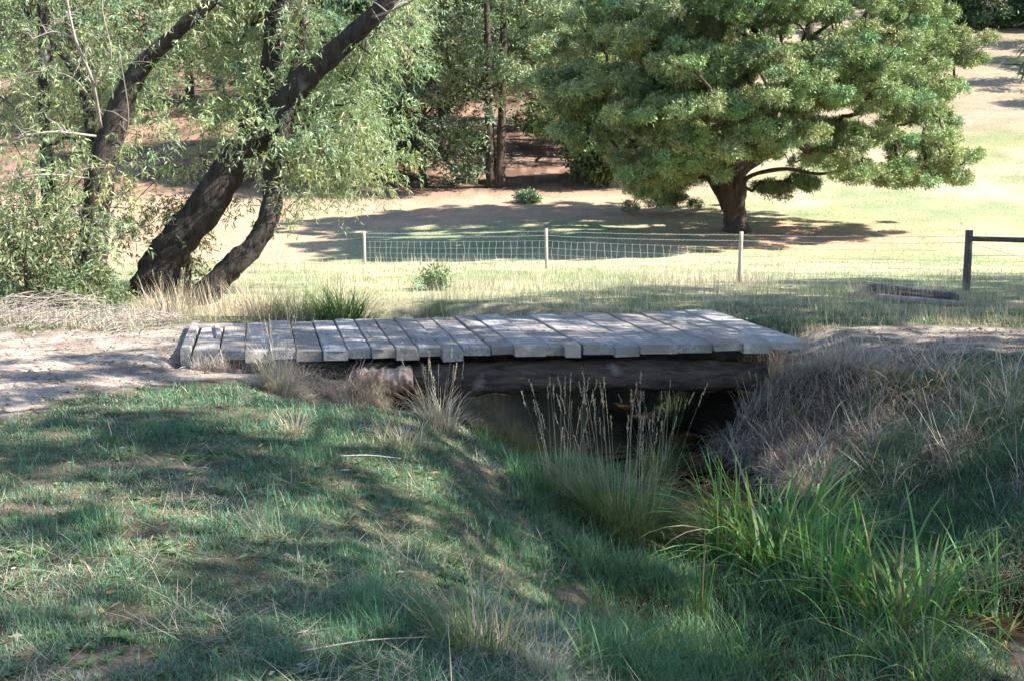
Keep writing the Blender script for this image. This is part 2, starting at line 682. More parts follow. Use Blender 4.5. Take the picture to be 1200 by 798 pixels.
# bare pink slope left of the big tree, between the meadow and the wood
left = sstep(11, 3, GX - (GY - 45) * .25)
g = lerp(g, pink, sstep(47, 50.5, GY + (n_mid - .5) * 4 + (GX + 4) * .05) * left)
g = lerp(g, pink, sstep(30, 38, GY) * sstep(-5, -9, GX + (n_mid - .5) * 4))
g = lerp(g, forest, sstep(56, 60, GY + (n_mid - .5) * 5) * left)
g = lerp(g, hill, sstep(52, 62, GY) * (1 - left))
# orange leaf litter below the big tree
lit = np.exp(-(((GX - 11.5) / 6.5) ** 2 + ((GY - 43.5) / 4.2) ** 2) ** 2)
g = lerp(g, C3(.47, .29, .19), lit * sstep(.3, .6, n_mid + .12))
# pink-grey dirt track
road = lerp(C3(.36, .30, .255) * np.ones(GX.shape + (3,)), C3(.21, .17, .145), sstep(.42, .7, fbm(GX * 2.2, GY * 2.2, 47, 6)))
g = lerp(g, road, RM)
# worn bare patches on the near bank
for (a, b, ra, rb) in ((702, 722, .26, .36), (748, 650, .1, .25), (120, 775, .22, .16), (30, 600, .3, .14)):
    p_ = ghit(a, b)
    BARE.append((p_[0], p_[1], ra, rb))
    g = lerp(g, C3(.21, .155, .115), sstep(1.5, .3, ((GX - p_[0]) / ra) ** 2 + ((GY - p_[1]) / rb) ** 2 + (n_mid - .5) * 1.5))
# brown wet mud of the creek bed
g = lerp(g, C3(.04, .027, .018), sstep(-.75, -1.1, GZ) * (np.abs(cd) < 6) * (GY < 26))
g = lerp(g, C3(.05, .036, .027), sstep(11.6, 12.3, GY) * sstep(16.3, 15.6, GY) * sstep(-3.9, -3.5, GX) * sstep(4.2, 3.6, GX))  # ground below the deck painted darker, the bridge's shade put into its colour

ny, nx = GX.shape
VG = np.stack([GX, GY, GZ], -1).reshape(-1, 3)
CG = g.reshape(-1, 3)
ii = np.arange(ny * nx).reshape(ny, nx)
QG = np.stack([ii[:-1, :-1], ii[:-1, 1:], ii[1:, 1:], ii[1:, :-1]], -1).reshape(-1, 4)
fr = (RM.reshape(-1)[QG].mean(1) > .5)


def submesh(name, Q):
    u, inv = np.unique(Q, return_inverse=True)
    return make_mesh(name, VG[u], inv.reshape(-1, 4), None, CG[u])


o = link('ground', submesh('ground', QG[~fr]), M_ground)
tag(o, 'uneven grassy ground rising from the creek bank to the far hillside', 'ground', kind='structure')
o = link('dirt_track', submesh('dirt_track', QG[fr]), M_ground)
tag(o, 'pale pinkish dirt track leading onto the plank bridge', 'track', kind='structure')

# water: a strip that follows the creek
gw = Geo()
cl = smooth_path(CREEK[:, :2], 60)
tw = norm(np.gradient(cl, axis=0))
nw = np.stack([-tw[:, 1], tw[:, 0]], 1)
A = cl - nw * 2.4
B = cl + nw * 2.4
V = np.stack([np.c_[A, np.full(60, WATER_Z)], np.c_[B, np.full(60, WATER_Z)]], 1).reshape(-1, 3)
k = np.arange(59) * 2
gw.add(V, np.stack([k, k + 2, k + 3, k + 1], 1))
o = gw.build('creek_water', M_water, smooth=False)
tag(o, 'still brown creek water below the bridge', 'water', kind='structure')

# ------------------------------------------------------------------ bridge
bridge = empty('plank_bridge', (0, 13.6, -.2))
tag(bridge, 'low weathered timber plank bridge on log beams across the creek', 'bridge')
BL = np.array(bridge.location)
nearpx = [226, 257, 287, 317, 347, 378, 408, 436, 464, 491, 519, 543, 576, 603, 640, 682, 720, 750, 794, 838, 872, 906, 948]
N0, N1 = atZ(226, 412, 0.0), atZ(950, 401, 0.11)
F0, F1 = atZ(237, 379, 0.0), atZ(834, 363, 0.13)
us = [(p - 226) / (950 - 226) for p in nearpx]


def plank_mesh(w, L, t, seed):
    """sleeper: origin in the middle of its top, length along Y, worn edges and slightly dished top"""
    r = random.Random(seed)
    nyp, nxp = 26, 6
    g = Geo()
    bev = .008
    prof = [(-w / 2, -t), (-w / 2, -bev * 1.6), (-w / 2 + bev, 0), (-w / 6, .004), (w / 6, .003), (w / 2 - bev, 0), (w / 2, -bev * 1.6), (w / 2, -t)]
    m = len(prof)
    V = []
    bw = r.uniform(-.008, .016)
    for j in range(nyp + 1):
        v = j / nyp
        y = (v - .5) * L
        dub = .012 * max(0, 1 - (v * L) / .07) ** 2 + .014 * max(0, 1 - ((1 - v) * L) / .08) ** 2
        bow = bw * (4 * (v - .5) ** 2 - .4)
        for (px, pz) in prof:
            n = float(fbm(np.array(px * 9 + seed * 7.7), np.array(y * 3.1), 91, 3)) - .5
            V.append((px + n * .007, y + (n * .06 if j in (0, nyp) else 0), pz + (n * .018 - dub if pz > -t / 2 else n * .012) + bow))
    Q = []
    for j in range(nyp):
        for i in range(m):
            a, b = j * m + i, j * m + (i + 1) % m
            Q.append((a, b, b + m, a + m))
    T = []
    V = np.array(V)
    c0 = len(V)
    V = np.concatenate([V, V[:m].mean(0)[None], V[-m:].mean(0)[None]])
    for i in range(m):
        T.append((c0, (i + 1) % m, i))
        T.append((c0 + 1, nyp * m + i, nyp * m + (i + 1) % m))
    return V, np.array(Q), np.array(T)


for i in range(len(us) - 1):
    u = .5 * (us[i] + us[i + 1])
    r = random.Random(i + 5)
    n = N0 + (N1 - N0) * u
    f = F0 + (F1 - F0) * u
    ax = f - n
    L0 = np.linalg.norm(ax)
    ax /= L0
    edge = (N1 - N0) / np.linalg.norm(N1 - N0)
    full = (us[i + 1] - us[i]) * np.linalg.norm(N1 - N0)
    w = full * abs(edge[0] * ax[1] - edge[1] * ax[0]) - r.choice((.0, .001, .002, .006, .012))
    st = r.uniform(-.08, .05)
    en = r.uniform(-.06, .10)
    L = L0 - st + en
    c = n + ax * (st + L / 2)
    dz = [0, .003, -.002, .012, -.003, .002][i % 6] + r.uniform(-.003, .003)
    if i in (12, 13):
        dz += .02
    V, Q, T = plank_mesh(w, L, r.uniform(.11, .145) - .025 * u, i * 3 + 1)
    me = make_mesh('plank', V, Q, T, None, True)
    try:
        me.set_sharp_from_angle(angle=R(32))
    except Exception:
        pass
    po = link('plank', me, M_plank, bridge)
    po.location = c - BL + np.array([0, 0, dz])
    yaw = math.atan2(-ax[0], ax[1])
    po.rotation_euler = (math.asin(ax[2]), r.choice((-.016, -.006, 0, .005, .014)), yaw + r.uniform(-.004, .004))

# timber along the left end, narrow cleats and a block of sawn timber set between two planks


def box_part(name, c, size, yaw, mat, parent, seed=1, tilt=0):
    V, Q, T = plank_mesh(size[0], size[1], size[2], seed)
    me = make_mesh(name, V, Q, T, None, True)
    try:
        me.set_sharp_from_angle(angle=R(32))
    except Exception:
        pass
    o = link(name, me, mat, parent)
    o.location = np.asarray(c) - (BL if parent is bridge else 0)
    o.rotation_euler = (tilt, 0, yaw)
    return o


yw0 = math.atan2(-(F0 - N0)[0], (F0 - N0)[1])
mid0 = (N0 + F0) / 2
box_part('end_timber', mid0 + np.array([-.10, .05, .035]), (.11, 3.0, .26), yw0, M_plank, bridge, 61)
box_part('cleat', atZ(262, 383, .05) + np.array([0, -.3, 0]), (.07, 1.15, .045), yw0 + .05, M_plank, bridge, 63)
box_part('cleat', atZ(247, 379.5, .05) + np.array([0, -.06, -.0]), (.07, .62, .045), yw0 + math.pi / 2, M_plank, bridge, 64)
uB = (672 - 226) / 724
blk = N0 + (N1 - N0) * uB
box_part('timber_block', blk + np.array([-.02, .06, .03]), (.17, .34, .15), .12, M_plank, bridge, 65)
for nm_y, rr, zc, x0, x1, sd in ((12.72, .185, -.36, -3.3, 2.95, 2), (13.8, .20, -.37, -3.2, 3.2, 4), (14.9, .19, -.36, -3.3, 3.0, 6)):
    gl = Geo()
    t = np.linspace(0, 1, 60)
    P = np.stack([x0 + (x1 - x0) * t, nm_y + .05 * np.sin(t * 5 + sd), zc + .06 * t + .02 * np.sin(t * 9 + sd)], 1)
    add_tube(gl, P, rr * (1.12 - .2 * t), 22, .3, seed=sd)
    gl.build('log_beam', M_log, bridge, loc=(0, 13.6, -.2))

# broken lumps of rotten wood on the left bank below the planks


def log_thing(name, p0, p1, r0, r1, mat, label, cat, group=None, sd=1, rough=.25, n=14, sides=14, sag=0):
    g = Geo()
    t = np.linspace(0, 1, n)[:, None]
    P = p0 + (p1 - p0) * t + np.array([0, 0, -sag]) * np.sin(t * math.pi)
    rad = (r0 + (r1 - r0) * t[:, 0])
    rad[0] *= .8
    rad[-1] *= .75
    add_tube(g, P, rad, sides, rough, seed=sd)
    o = g.build(name, mat, None, loc=tuple((p0 + p1) / 2))
    return tag(o, label, cat, group)


log_thing('rotten_log', atY(418, 447, 12.42), atY(484, 443, 12.5), .15, .14, M_rot,
          'crumbling reddish log end lying under the near edge of the planks', 'log', None, 3, .42, 40, 28)
log_thing('rotten_log', atY(244, 443, 12.3), atY(283, 439, 12.3), .085, .07, M_rot,
          'short pinkish rotten wood chunk below the left end of the bridge', 'log', None, 5, .42, 24, 20)
log_thing('rotten_log', atY(335, 455, 12.1), atY(436, 468, 12.05), .05, .085, M_log,
          'thin grey rotting log sloping down the left bank under the bridge', 'log', None, 8, .25)

# ------------------------------------------------------------------ fences
def gz(x, y):
    return float(height(np.array([x]), np.array([y]))[0])


def post_geo(x, y, h, r, lean=(0, 0), sides=10, sink=.15):
    g = Geo()
    z = gz(x, y)
    t = np.linspace(0, 1, 6)
    P = np.stack([x + lean[0] * t, y + lean[1] * t, z - sink + (h + sink) * t], 1)
    add_tube(g, P, np.full(6, r), sides, .08, seed=x)
    return g


fence = empty('wire_fence', (1.0, 31.7, gz(1, 31.7)))
tag(fence, 'post and wire stock fence across the meadow behind the bridge', 'fence')
FP = []
for (px, Y) in ((427, 38), (641, 31.7), (868, 25.0)):
    FP.append(((px - 600) / F * Y * .996, Y))
FP.append((9.0, 22.0))
for k, (x, y) in enumerate(FP[:-1]):
    post_geo(x, y, 1.15, .047, (random.uniform(-.04, .04), 0)).build('post', M_post, fence, loc=tuple(fence.location))
wm = Geo()
wb = Geo()
for (a, b) in zip(FP[:-1], FP[1:]):
    L = math.hypot(b[0] - a[0], b[1] - a[1])
    nn = int(L / .3)
    T = np.linspace(0, 1, nn + 1)
    X = a[0] + (b[0] - a[0]) * T
    Y = a[1] + (b[1] - a[1]) * T
    za, zb = gz(*a), gz(*b)
    base = za + (zb - za) * T
    gr = np.maximum(height(X, Y), base - .12)
    base = np.minimum(base, gr)
    for h in (.12, .26, .42, .60, .80):
        add_tube(wm, np.stack([X, Y, base + h - .02 * np.sin(T * math.pi)], 1), np.full(nn + 1, .003), 4, 0, cap=False)
    for k in range(0, nn + 1):
        j = random.uniform(-.05, .05)
        add_tube(wm, [[X[k], Y[k], base[k] + .08], [X[k] + j, Y[k], base[k] + .45], [X[k], Y[k], base[k] + .80]], [.0029] * 3, 4, 0, cap=False)
    for h in (.95, 1.08):
        add_tube(wb, np.stack([X, Y, base + h - .03 * np.sin(T * math.pi)], 1), np.full(nn + 1, .0042), 4, 0, cap=False)
    for k in range(nn):
        for q in (.0, .5):
            x = X[k] + (X[k + 1] - X[k]) * q
            y = Y[k] + (Y[k + 1] - Y[k]) * q
            for h in (.95, 1.08):
                z = base[k] + h - .03 * math.sin(T[k] * math.pi)
                add_tube(wb, [[x - .02, y, z - .025], [x + .02, y, z + .025]], [.003] * 2, 3, 0, cap=False)
wm.build('wire_mesh', M_wire, fence, loc=tuple(fence.location))
wb.build('barbed_wire', M_wire, fence, loc=tuple(fence.location))

rail = empty('rail_fence', (9.05, 22.0, gz(9.05, 22)))
tag(rail, 'dark strainer post and top rail at the right edge of the meadow', 'fence')
post_geo(9.05, 22.0, 1.2, .075, sink=.2).build('post', M_darkpost, rail, loc=tuple(rail.location))
post_geo(12.1, 21.6, 1.15, .075, sink=.2).build('post', M_darkpost, rail, loc=tuple(rail.location))
gr_ = Geo()
z0 = gz(9.05, 22)
add_tube(gr_, smooth_path([(9.1, 21.99, z0 + 1.03), (10.5, 21.8, z0 + 1.0), (12.1, 21.6, z0 + .97)], 10), [.052] * 10, 10, .1)
gr_.build('rail', M_darkpost, rail, loc=tuple(rail.location))
gr_ = Geo()
for h in (.35, .7):
    add_tube(gr_, [(9.05, 22, z0 + h), (12.1, 21.6, z0 + h)], [.004] * 2, 4, 0)
add_tube(gr_, [(9.05, 22, z0 + .95), (12.1, 21.6, z0 + .1)], [.004] * 2, 4, 0)
gr_.build('wire', M_wire, rail, loc=tuple(rail.location))

# old timbers lying in the grass right of the track
def lying(pa, pb, r, up=0):
    p0, p1 = ghit(*pa), ghit(*pb)
    for p in (p0, p1):
        p[2] = gz(p[0], p[1]) + r * .8 + up
    return p0, p1


OT = 'old timbers lying in the grass'
log_thing('fallen_log', *lying((1020, 346), (1120, 357), .12), .13, .11, M_darkpost, 'thick dark weathered log lying in the grass near the rail fence', 'log', OT, 11, .12)
log_thing('fallen_log', *lying((1026, 352), (1130, 360), .06), .07, .05, M_twig, 'thin grey log lying in front of the thick dark log', 'log', OT, 13, .12)
log_thing('fallen_log', *lying((1050, 352), (1112, 359), .05, .06), .065, .055, M_log, 'short brown log wedged between the thick dark log and the thin grey one', 'log', OT, 15, .12)
log_thing('fallen_log', *lying((1012, 340), (1085, 350), .04, .11), .04, .03, M_twig, 'crooked grey branch resting across the dark log', 'log', OT, 16, .12)

# ------------------------------------------------------------------ trees


def grow(stems, pads, r_tip, rng_, mids=3, arch=.12, zpen=.8, zdrop=.35):
    """branches that reach every pad of leaves from the nearest older wood. stems: [(points, radii)]"""
    g = Geo()
    P, R_, par, cnt = [], [], [], []
    for (pts, rad) in stems:
        m = max(8, int(len(pts) * 9))
        sp = smooth_path(pts, m)
        rr = np.interp(np.linspace(0, 1, m), np.linspace(0, 1, len(rad)), rad)
        add_tube(g, sp, rr * (1 + .22 * (fbm(np.arange(m) * .2, np.zeros(m) + float(pts[0][0]), 55, 2) - .5)), 22, .26, seed=float(pts[0][0]))
        for k in range(m // 4, m):
            P.append(sp[k])
            par.append(-1)
            R_.append(rr[k])
    ns = len(P)
    pads = np.asarray(pads)
    if len(pads):
        SP = np.array(P)
        dist = np.array([np.min(np.linalg.norm(SP - p, axis=1)) for p in pads])
        order = np.argsort(dist)
        chains = []
        for k in order:
            p = pads[k]
            A = np.array(P)
            dv = p - A
            d = np.linalg.norm(dv, axis=1)
            cost = d + zpen * np.maximum(0, A[:, 2] - p[2] + zdrop * d)
            b = int(np.argmin(cost))
            q = A[b]
            chain = [b]
            L = d[b]
            for j in range(1, mids + 1):
                t = j / mids
                pt = q + (p - q) * t
                off = rng_.normal(size=3) * L * .05 * (1 if j < mids else 0)
                off[2] += arch * L * math.sin(t * math.pi)
                P.append(pt + off)
                par.append(chain[-1])
                R_.append(0)
                chain.append(len(P) - 1)
            chains.append(chain)
        cnt = np.zeros(len(P))
        for c in chains:
            cnt[c[-1]] += 1
        for k in range(len(P) - 1, ns - 1, -1):
            if par[k] >= ns:
                cnt[par[k]] += cnt[k]
        for c in chains:
            pts = np.array([P[k] for k in c])
            rad = np.array([r_tip * max(1, cnt[k]) ** .5 for k in c])
            lim = R_[c[0]] * .7 if c[0] < ns else 1e9
            rad[0] = min(rad[1] * 1.15, lim)
            rad = np.minimum(rad, lim)
            add_tube(g, pts, rad, 6, 0, cap=False)
    return g


def jitter_col(n, base, var=.18, hue=.12, rng_=rng):
    c = np.asarray(base) * (1 + rng_.normal(size=(n, 1)) * var)
    c = c * (1 + rng_.normal(size=(n, 3)) * np.array([hue, hue * .4, hue]))
    return np.clip(c, .01, .9)


def foliage(pads, sizes, tufts, leaves, L, W, base, style='pad', flat=.45, var=.16, keep=None):
    """one crown: each pad is a flattened clump of leaf tufts"""
    g = Geo()
    pads = np.asarray(pads, float)
    npd = len(pads)
    pad_tint = np.clip(1 + rng.normal(size=(npd, 1)) * .13, .6, 1.5) * (1 + rng.normal(size=(npd, 3)) * np.array([.10, .03, .06]))
    ci = np.repeat(np.arange(npd), tufts)
    u = norm(rng.normal(size=(len(ci), 3)))
    rr = rng.uniform(.25, 1, len(ci)) ** .45
    s = np.asarray(sizes)[ci]
    pos = pads[ci] + u * rr[:, None] * s[:, None] * np.array([1, 1, flat])
    if style == 'pad':
        ti = np.repeat(np.arange(len(ci)), leaves)
        D = u[ti] * .5 + rng.normal(size=(len(ti), 3)) * .65 + np.array([0, 0, .28])
        Pp = pos[ti] + rng.normal(size=(len(ti), 3)) * L * .45
        Ls = L * rng.uniform(.65, 1.25, len(ti))
        Wd = W * rng.uniform(.7, 1.25, len(ti))
        dr = .15
        nr = u[ti] * .75 + np.array([0, 0, .55])
    else:  # drooping strands
        out = norm(u * np.array([1, 1, .3]) + rng.normal(size=u.shape) * .4)
        sl = rng.uniform(.35, 1.0, len(ci)) * L * 4.2
        ti = np.repeat(np.arange(len(ci)), leaves)
        t = np.tile(np.linspace(.05, 1, leaves), len(ci))
        Pp = pos[ti] + out[ti] * (t * sl[ti] * .75)[:, None] + np.array([0, 0, -1.]) * ((t ** 1.6) * sl[ti] * .5)[:, None]
        Pp = Pp + rng.normal(size=Pp.shape) * L * .12
        D = out[ti] * .4 + rng.normal(size=(len(ti), 3)) * .6 + np.array([0, 0, -.4])
        Ls = L * rng.uniform(.7, 1.3, len(ti))
        Wd = W * rng.uniform(.8, 1.2, len(ti))
        dr = .1
        nr = np.zeros((len(ti), 3))
    col = jitter_col(len(ti), base, var, .1) * pad_tint[ci[ti]]
    if keep is not None:
        kk = keep(Pp)
        Pp, D, Ls, Wd, col, nr = Pp[kk], D[kk], Ls[kk], Wd[kk], col[kk], nr[kk]
    add_leaves(g, Pp, D, Ls, Wd, np.clip(col, .01, .9), dr, nr)
    return g


def in_poly(x, y, poly):
    poly = np.asarray(poly, float)
    x = np.asarray(x)
    y = np.asarray(y)
    c = np.zeros(x.shape, bool)
    j = len(poly) - 1
    for i in range(len(poly)):
        xi, yi = poly[i]
        xj, yj = poly[j]
        if yi != yj:
            c ^= ((yi > y) != (yj > y)) & (x < (xj - xi) * (y - yi) / (yj - yi) + xi)
        j = i
    return c


def sample_poly(poly, n, mind=0):
    """points inside a polygon, kept mind apart"""
    poly = np.asarray(poly, float)
    lo, hi = poly.min(0), poly.max(0)
    out = []
    tries = 0
    while len(out) < n and tries < n * 60:
        tries += 1
        p = lo + rng.random(2) * (hi - lo)
        if in_poly(p[0:1], p[1:2], poly)[0]:
            if mind and out and np.min(np.hypot(*(np.array(out) - p).T)) < mind * (1 if tries < n * 20 else .5):
                continue
            out.append(p)
    return np.array(out)


def tree(name, loc, stems, pads, sizes, label, cat, group, fol, bark, leafm, r_tip=.02, grow_kw={}):
    root = empty(name, loc)
    tag(root, label, cat, group)
    grow(stems, pads, r_tip, rng, **grow_kw).build('trunk', bark, root, loc=loc)
    foliage(pads, sizes, **fol).build('crown', leafm, root, loc=loc)
    return root


# ---- the big blackwood
Yt = 45.0
tb = np.array([(862 - 600) / F * Yt, Yt, 0])
tb[2] = gz(tb[0], tb[1]) - .1
sil = [(640, -40), (640, 40), (633, 130), (660, 165), (720, 190), (745, 215), (765, 236), (800, 226), (820, 203), (845, 198), (880, 205), (905, 228), (930, 226),
       (940, 202), (1000, 195), (1040, 212), (1045, 228), (1075, 225), (1120, 200), (1126, 180), (1105, 158), (1128, 120), (1142, 70),
       (1135, 35), (1105, 10), (1085, -40), (1035, -90), (960, -125), (860, -140), (760, -120), (690, -85)]
sw = [(float(atY(a, b, Yt)[0]), float(atY(a, b, Yt)[2])) for a, b in sil]
pp = sample_poly(sw, 235, .72)
pads = []
sizes = []
hole = vnoise(pp[:, 0] * .55 + 3, pp[:, 1] * .85, 101)
pp = pp[(hole > np.where(pp[:, 0] < tb[0] - .5, .14, .31)) | (rng.random(len(pp)) < .25)]
for (x, z) in pp:
    if abs(x - (tb[0] + 3.2)) < 2.9 and z < 4.0:
        continue
    dx = (x - tb[0]) / 9.3
    zz = (z - 6.5) / 9.0
    rd = 8.2 * math.sqrt(max(.02, 1 - dx * dx - .7 * zz * zz))
    s = rng.uniform(-1, 1)
    s = math.copysign(abs(s) ** .45, s)
    sh = math.sqrt(1 - .72 * s * s)
    pads.append((tb[0] + (x - tb[0]) * sh * .98, Yt + s * rd * .92, 1.9 + (z - 1.9) * (1 - .14 * max(0, -s)) + (.5 if s < 0 else 0)))
    sizes.append(rng.uniform(1.05, 1.75))
for (a, b, dy, sz_) in ((880, 150, -6.5, 1.3), (830, 165, -6.3, 1.2), (910, 165, -6.5, 1.2), (860, 172, -5.8, 1.1), (800, 190, -5.5, 1.3), (770, 200, -4.5, 1.2), (765, 218, -3, 1.0), (790, 208, -1, 1.2), (740, 190, -3, 1.2),
                        (925, 150, -6, 1.1), (690, 150, -3, 1.4), (660, 110, -2, 1.4), (700, 100, -4.5, 1.4), (750, 130, -6, 1.4), (1060, 205, -2, 1.0), (1090, 195, -1.5, 1.1), (1040, 196, -2.5, .9), (985, 170, -4, 1.2), (940, 212, 1.5, .55), (905, 220, 2.0, .6), (1000, 200, -1.5, .5), (820, 120, -7, 1.3), (900, 110, -7.2, 1.4),
                        (815, 200, 3, 1.2), (760, 195, 3, 1.3), (1100, 100, -1, 1.4), (1075, 130, -2, 1.4), (1108, 60, 0, 1.4), (1060, 70, -3, 1.5), (1085, 25, -1, 1.5), (1035, 110, -3.5, 1.5), (1015, 150, -3, 1.4), (1085, 165, -.5, 1.2), (1050, 30, -3, 1.5), (1000, 60, -5, 1.5), (665, 60, 0, 1.5), (680, 20, -2, 1.5)):
    p = atY(a, b, Yt + dy)
    pads.append(tuple(p))
    sizes.append(sz_)
# every bough is a flattened, slightly domed spray of smaller leaf clumps
bp, bs = [], []
for (c, sz_) in zip(pads, sizes):
    for k in range(7):
        a, q = rng.uniform(0, 6.283), math.sqrt(rng.random())
        bp.append((c[0] + math.cos(a) * q * sz_, c[1] + math.sin(a) * q * sz_, c[2] + rng.normal() * .12 - .32 * q * q * sz_ * .6))
        bs.append(rng.uniform(.36, .62) * (1.1 - .3 * q))
boughs = np.array(pads)
pads, sizes = np.array(bp), bs
zt = tb[2]


def rel(px, py, dy=0):
    p = atY(px, py, Yt)
    return (p[0], Yt + dy, p[2])


stems = [
    ([(tb[0], Yt, zt), rel(861, 245), rel(863, 205, .1), rel(868, 150, .2), rel(880, 90, .5), rel(900, 20, .5), rel(905, -60, .3)], [.60, .42, .40, .33, .28, .2, .08]),
    ([rel(858, 262, -.1), rel(850, 225, -.3), rel(848, 190, -.4), rel(842, 120, -.6), rel(835, 40, -.8), rel(820, -60, -1)], [.30, .28, .25, .22, .17, .07]),
    ([rel(852, 245, .1), rel(838, 214, .2), rel(815, 170, .4), rel(780, 110, .8), rel(740, 40, 1.2), rel(715, -30, 1.4)], [.20, .19, .17, .14, .10, .04]),
    ([rel(868, 200, .1), rel(905, 175, .6), rel(960, 120, 1.2), rel(1010, 50, 1.5), rel(1040, -20, 1.4)], [.25, .22, .18, .13, .05]),
    ([rel(861, 222, 0), rel(880, 206, -.3), rel(915, 199, -.8), rel(950, 205, -1.2), rel(985, 200, -1.6), rel(1020, 209, -1.9), rel(1050, 203, -2.1), rel(1075, 208, -2.2)], [.10, .085, .07, .06, .05, .04, .03, .02]),
    ([rel(866, 180, -.5), rel(890, 140, -2.2), rel(900, 100, -3.8), rel(905, 60, -5.0)], [.2, .17, .13, .05]),
]
tree('blackwood_tree', tuple(tb), stems, pads, np.array(sizes),
     'large spreading dark green tree standing alone in the meadow behind the fence', 'tree', None,
     dict(tufts=32, leaves=24, L=.145, W=.035, base=(.205, .265, .115), flat=.55), M_bark_bw, M_leaf, .017, dict(mids=4, arch=.06))

# ---- the willows on the far bank at the left
def wl(px, py, Y):
    return tuple(atY(px, py, Y))


def to_pads(poly, Y, n, depth, mind, size):
    w = [(float(atY(a, b, Y)[0]), float(atY(a, b, Y)[2])) for a, b in poly]
    p = sample_poly(w, n, mind)
    p = p[vnoise(p[:, 0] * 1.1 + 7, p[:, 1] * 1.3, 105) > .33]
    y = Y + rng.uniform(-.12, 1.15, len(p)) * depth * 1.3
    # keep the outline where it is from the photograph's distance but at each pad's own depth
    return np.stack([p[:, 0], y, p[:, 1]], 1), rng.uniform(size[0], size[1], len(p))


def wlp(*pts):
    return np.array([wl(*a) for a in pts])


WF = dict(style='strand', flat=.8)
Yw = 20.6
b1 = atY(172, 342, Yw)
b1[2] = gz(b1[0], b1[1]) - .1
pd, sz = to_pads([(185, -160), (200, 100), (215, 185), (330, 235), (425, 215), (470, 150), (475, 20), (520, -60), (470, -170)], Yw, 150, 2.3, .28, (.35, .65))
w1 = tree('willow_tree', tuple(b1), [
    ([tuple(b1), wl(195, 300, Yw), wl(240, 245, Yw), wl(272, 195, Yw), wl(310, 150, Yw - .1), wl(355, 95, Yw - .3), wl(405, 50, Yw - .5), wl(455, 0, Yw - .7), wl(500, -70, Yw - .8)],
     [.40, .36, .32, .29, .25, .22, .18, .14, .06]),
    ([wl(272, 200, Yw), wl(300, 140, Yw + .2), wl(318, 80, Yw + .3), wl(326, 20, Yw + .4), wl(345, -40, Yw + .5), wl(380, -120, Yw + .6)], [.24, .23, .21, .2, .15, .06])],
    np.concatenate([pd, wlp((300, 165, Yw - 1.0), (335, 190, Yw - 1.0), (345, 140, Yw - 1.1), (270, 130, Yw - 1), (380, 190, Yw - .3), (345, 222, Yw - .6), (240, 190, Yw + .8), (400, 150, Yw), (430, 180, Yw + .3))]), np.concatenate([sz, np.full(9, .5)]), 'big willow whose thick dark trunk leans right in a hollowed crooked base', 'tree', 'willows along the creek',
    dict(tufts=30, leaves=12, L=.115, W=.022, base=(.25, .30, .155), **WF), M_bark, M_willow, .008, dict(arch=.05, zpen=.3))
b2 = atY(232, 350, Yw - .6)
b2[2] = gz(b2[0], b2[1]) - .1
pd, sz = to_pads([(250, -120), (250, 60), (270, 180), (285, 280), (320, 285), (350, 240), (430, 205), (465, 120), (470, 0), (430, -130)], Yw - .3, 80, 1.6, .25, (.3, .6))
tree('willow_tree', tuple(b2), [
    ([tuple(b2), wl(262, 322, Yw - .6), wl(300, 285, Yw - .5), wl(318, 245, Yw - .4), wl(320, 200, Yw - .3), wl(335, 140, Yw - .3), wl(350, 60, Yw), wl(370, -40, Yw)],
     [.24, .22, .2, .18, .16, .12, .09, .04])],
    pd, sz, 'slimmer willow with a low curving trunk right of the thick leaning one', 'tree', 'willows along the creek',
    dict(tufts=28, leaves=12, L=.115, W=.022, base=(.22, .28, .155), **WF), M_bark, M_willow, .008, dict(arch=.05, zpen=.3))
Yv = 19.6
b3 = atY(108, 350, Yv)
b3[2] = gz(b3[0], b3[1]) - .1
pd, sz = to_pads([(-40, -150), (-60, 60), (-40, 200), (10, 330), (90, 335), (130, 240), (190, 190), (225, 120), (240, 30), (300, -60), (260, -160)], Yv, 150, 2.0, .28, (.3, .6))
t3 = tree('willow_tree', tuple(b3), [
    ([tuple(b3), wl(108, 300, Yv), wl(113, 250, Yv), wl(122, 185, Yv), wl(140, 130, Yv), wl(165, 80, Yv), (wl(205, 40, Yv - .2)), wl(255, -5, Yv - .3), wl(330, -80, Yv - .4)],
     [.30, .26, .24, .22, .2, .16, .12, .1, .04]),
    ([wl(70, 345, Yv + .5), wl(60, 260, Yv + .6), wl(52, 150, Yv + .6), wl(52, 60, Yv + .5), wl(45, -60, Yv + .5)], [.14, .12, .11, .10, .04]),
    ([wl(112, 180, Yv + .3), wl(90, 90, Yv + .9), wl(30, 10, Yv + 1.2), wl(-10, -60, Yv + 1.2)], [.1, .08, .06, .03])],
    np.concatenate([pd, wlp((90, 250, Yv - .9), (60, 220, Yv - .8), (30, 240, Yv - .8), (100, 200, Yv - 1), (140, 215, Yv - .8), (20, 190, Yv - .7), (75, 170, Yv - .8), (130, 280, Yv - .8), (95, 290, Yv - .9), (50, 270, Yv - .9), (170, 160, Yv - .6), (60, 120, Yv - .3), (20, 130, Yv))]), np.concatenate([sz, np.full(13, .55)]), 'leafy willow with bare bleached twigs at the left edge of the photo', 'tree', 'willows along the creek',
    dict(tufts=28, leaves=12, L=.115, W=.022, base=(.25, .30, .15), **WF), M_bark, M_willow, .007, dict(arch=.05, zpen=.3))
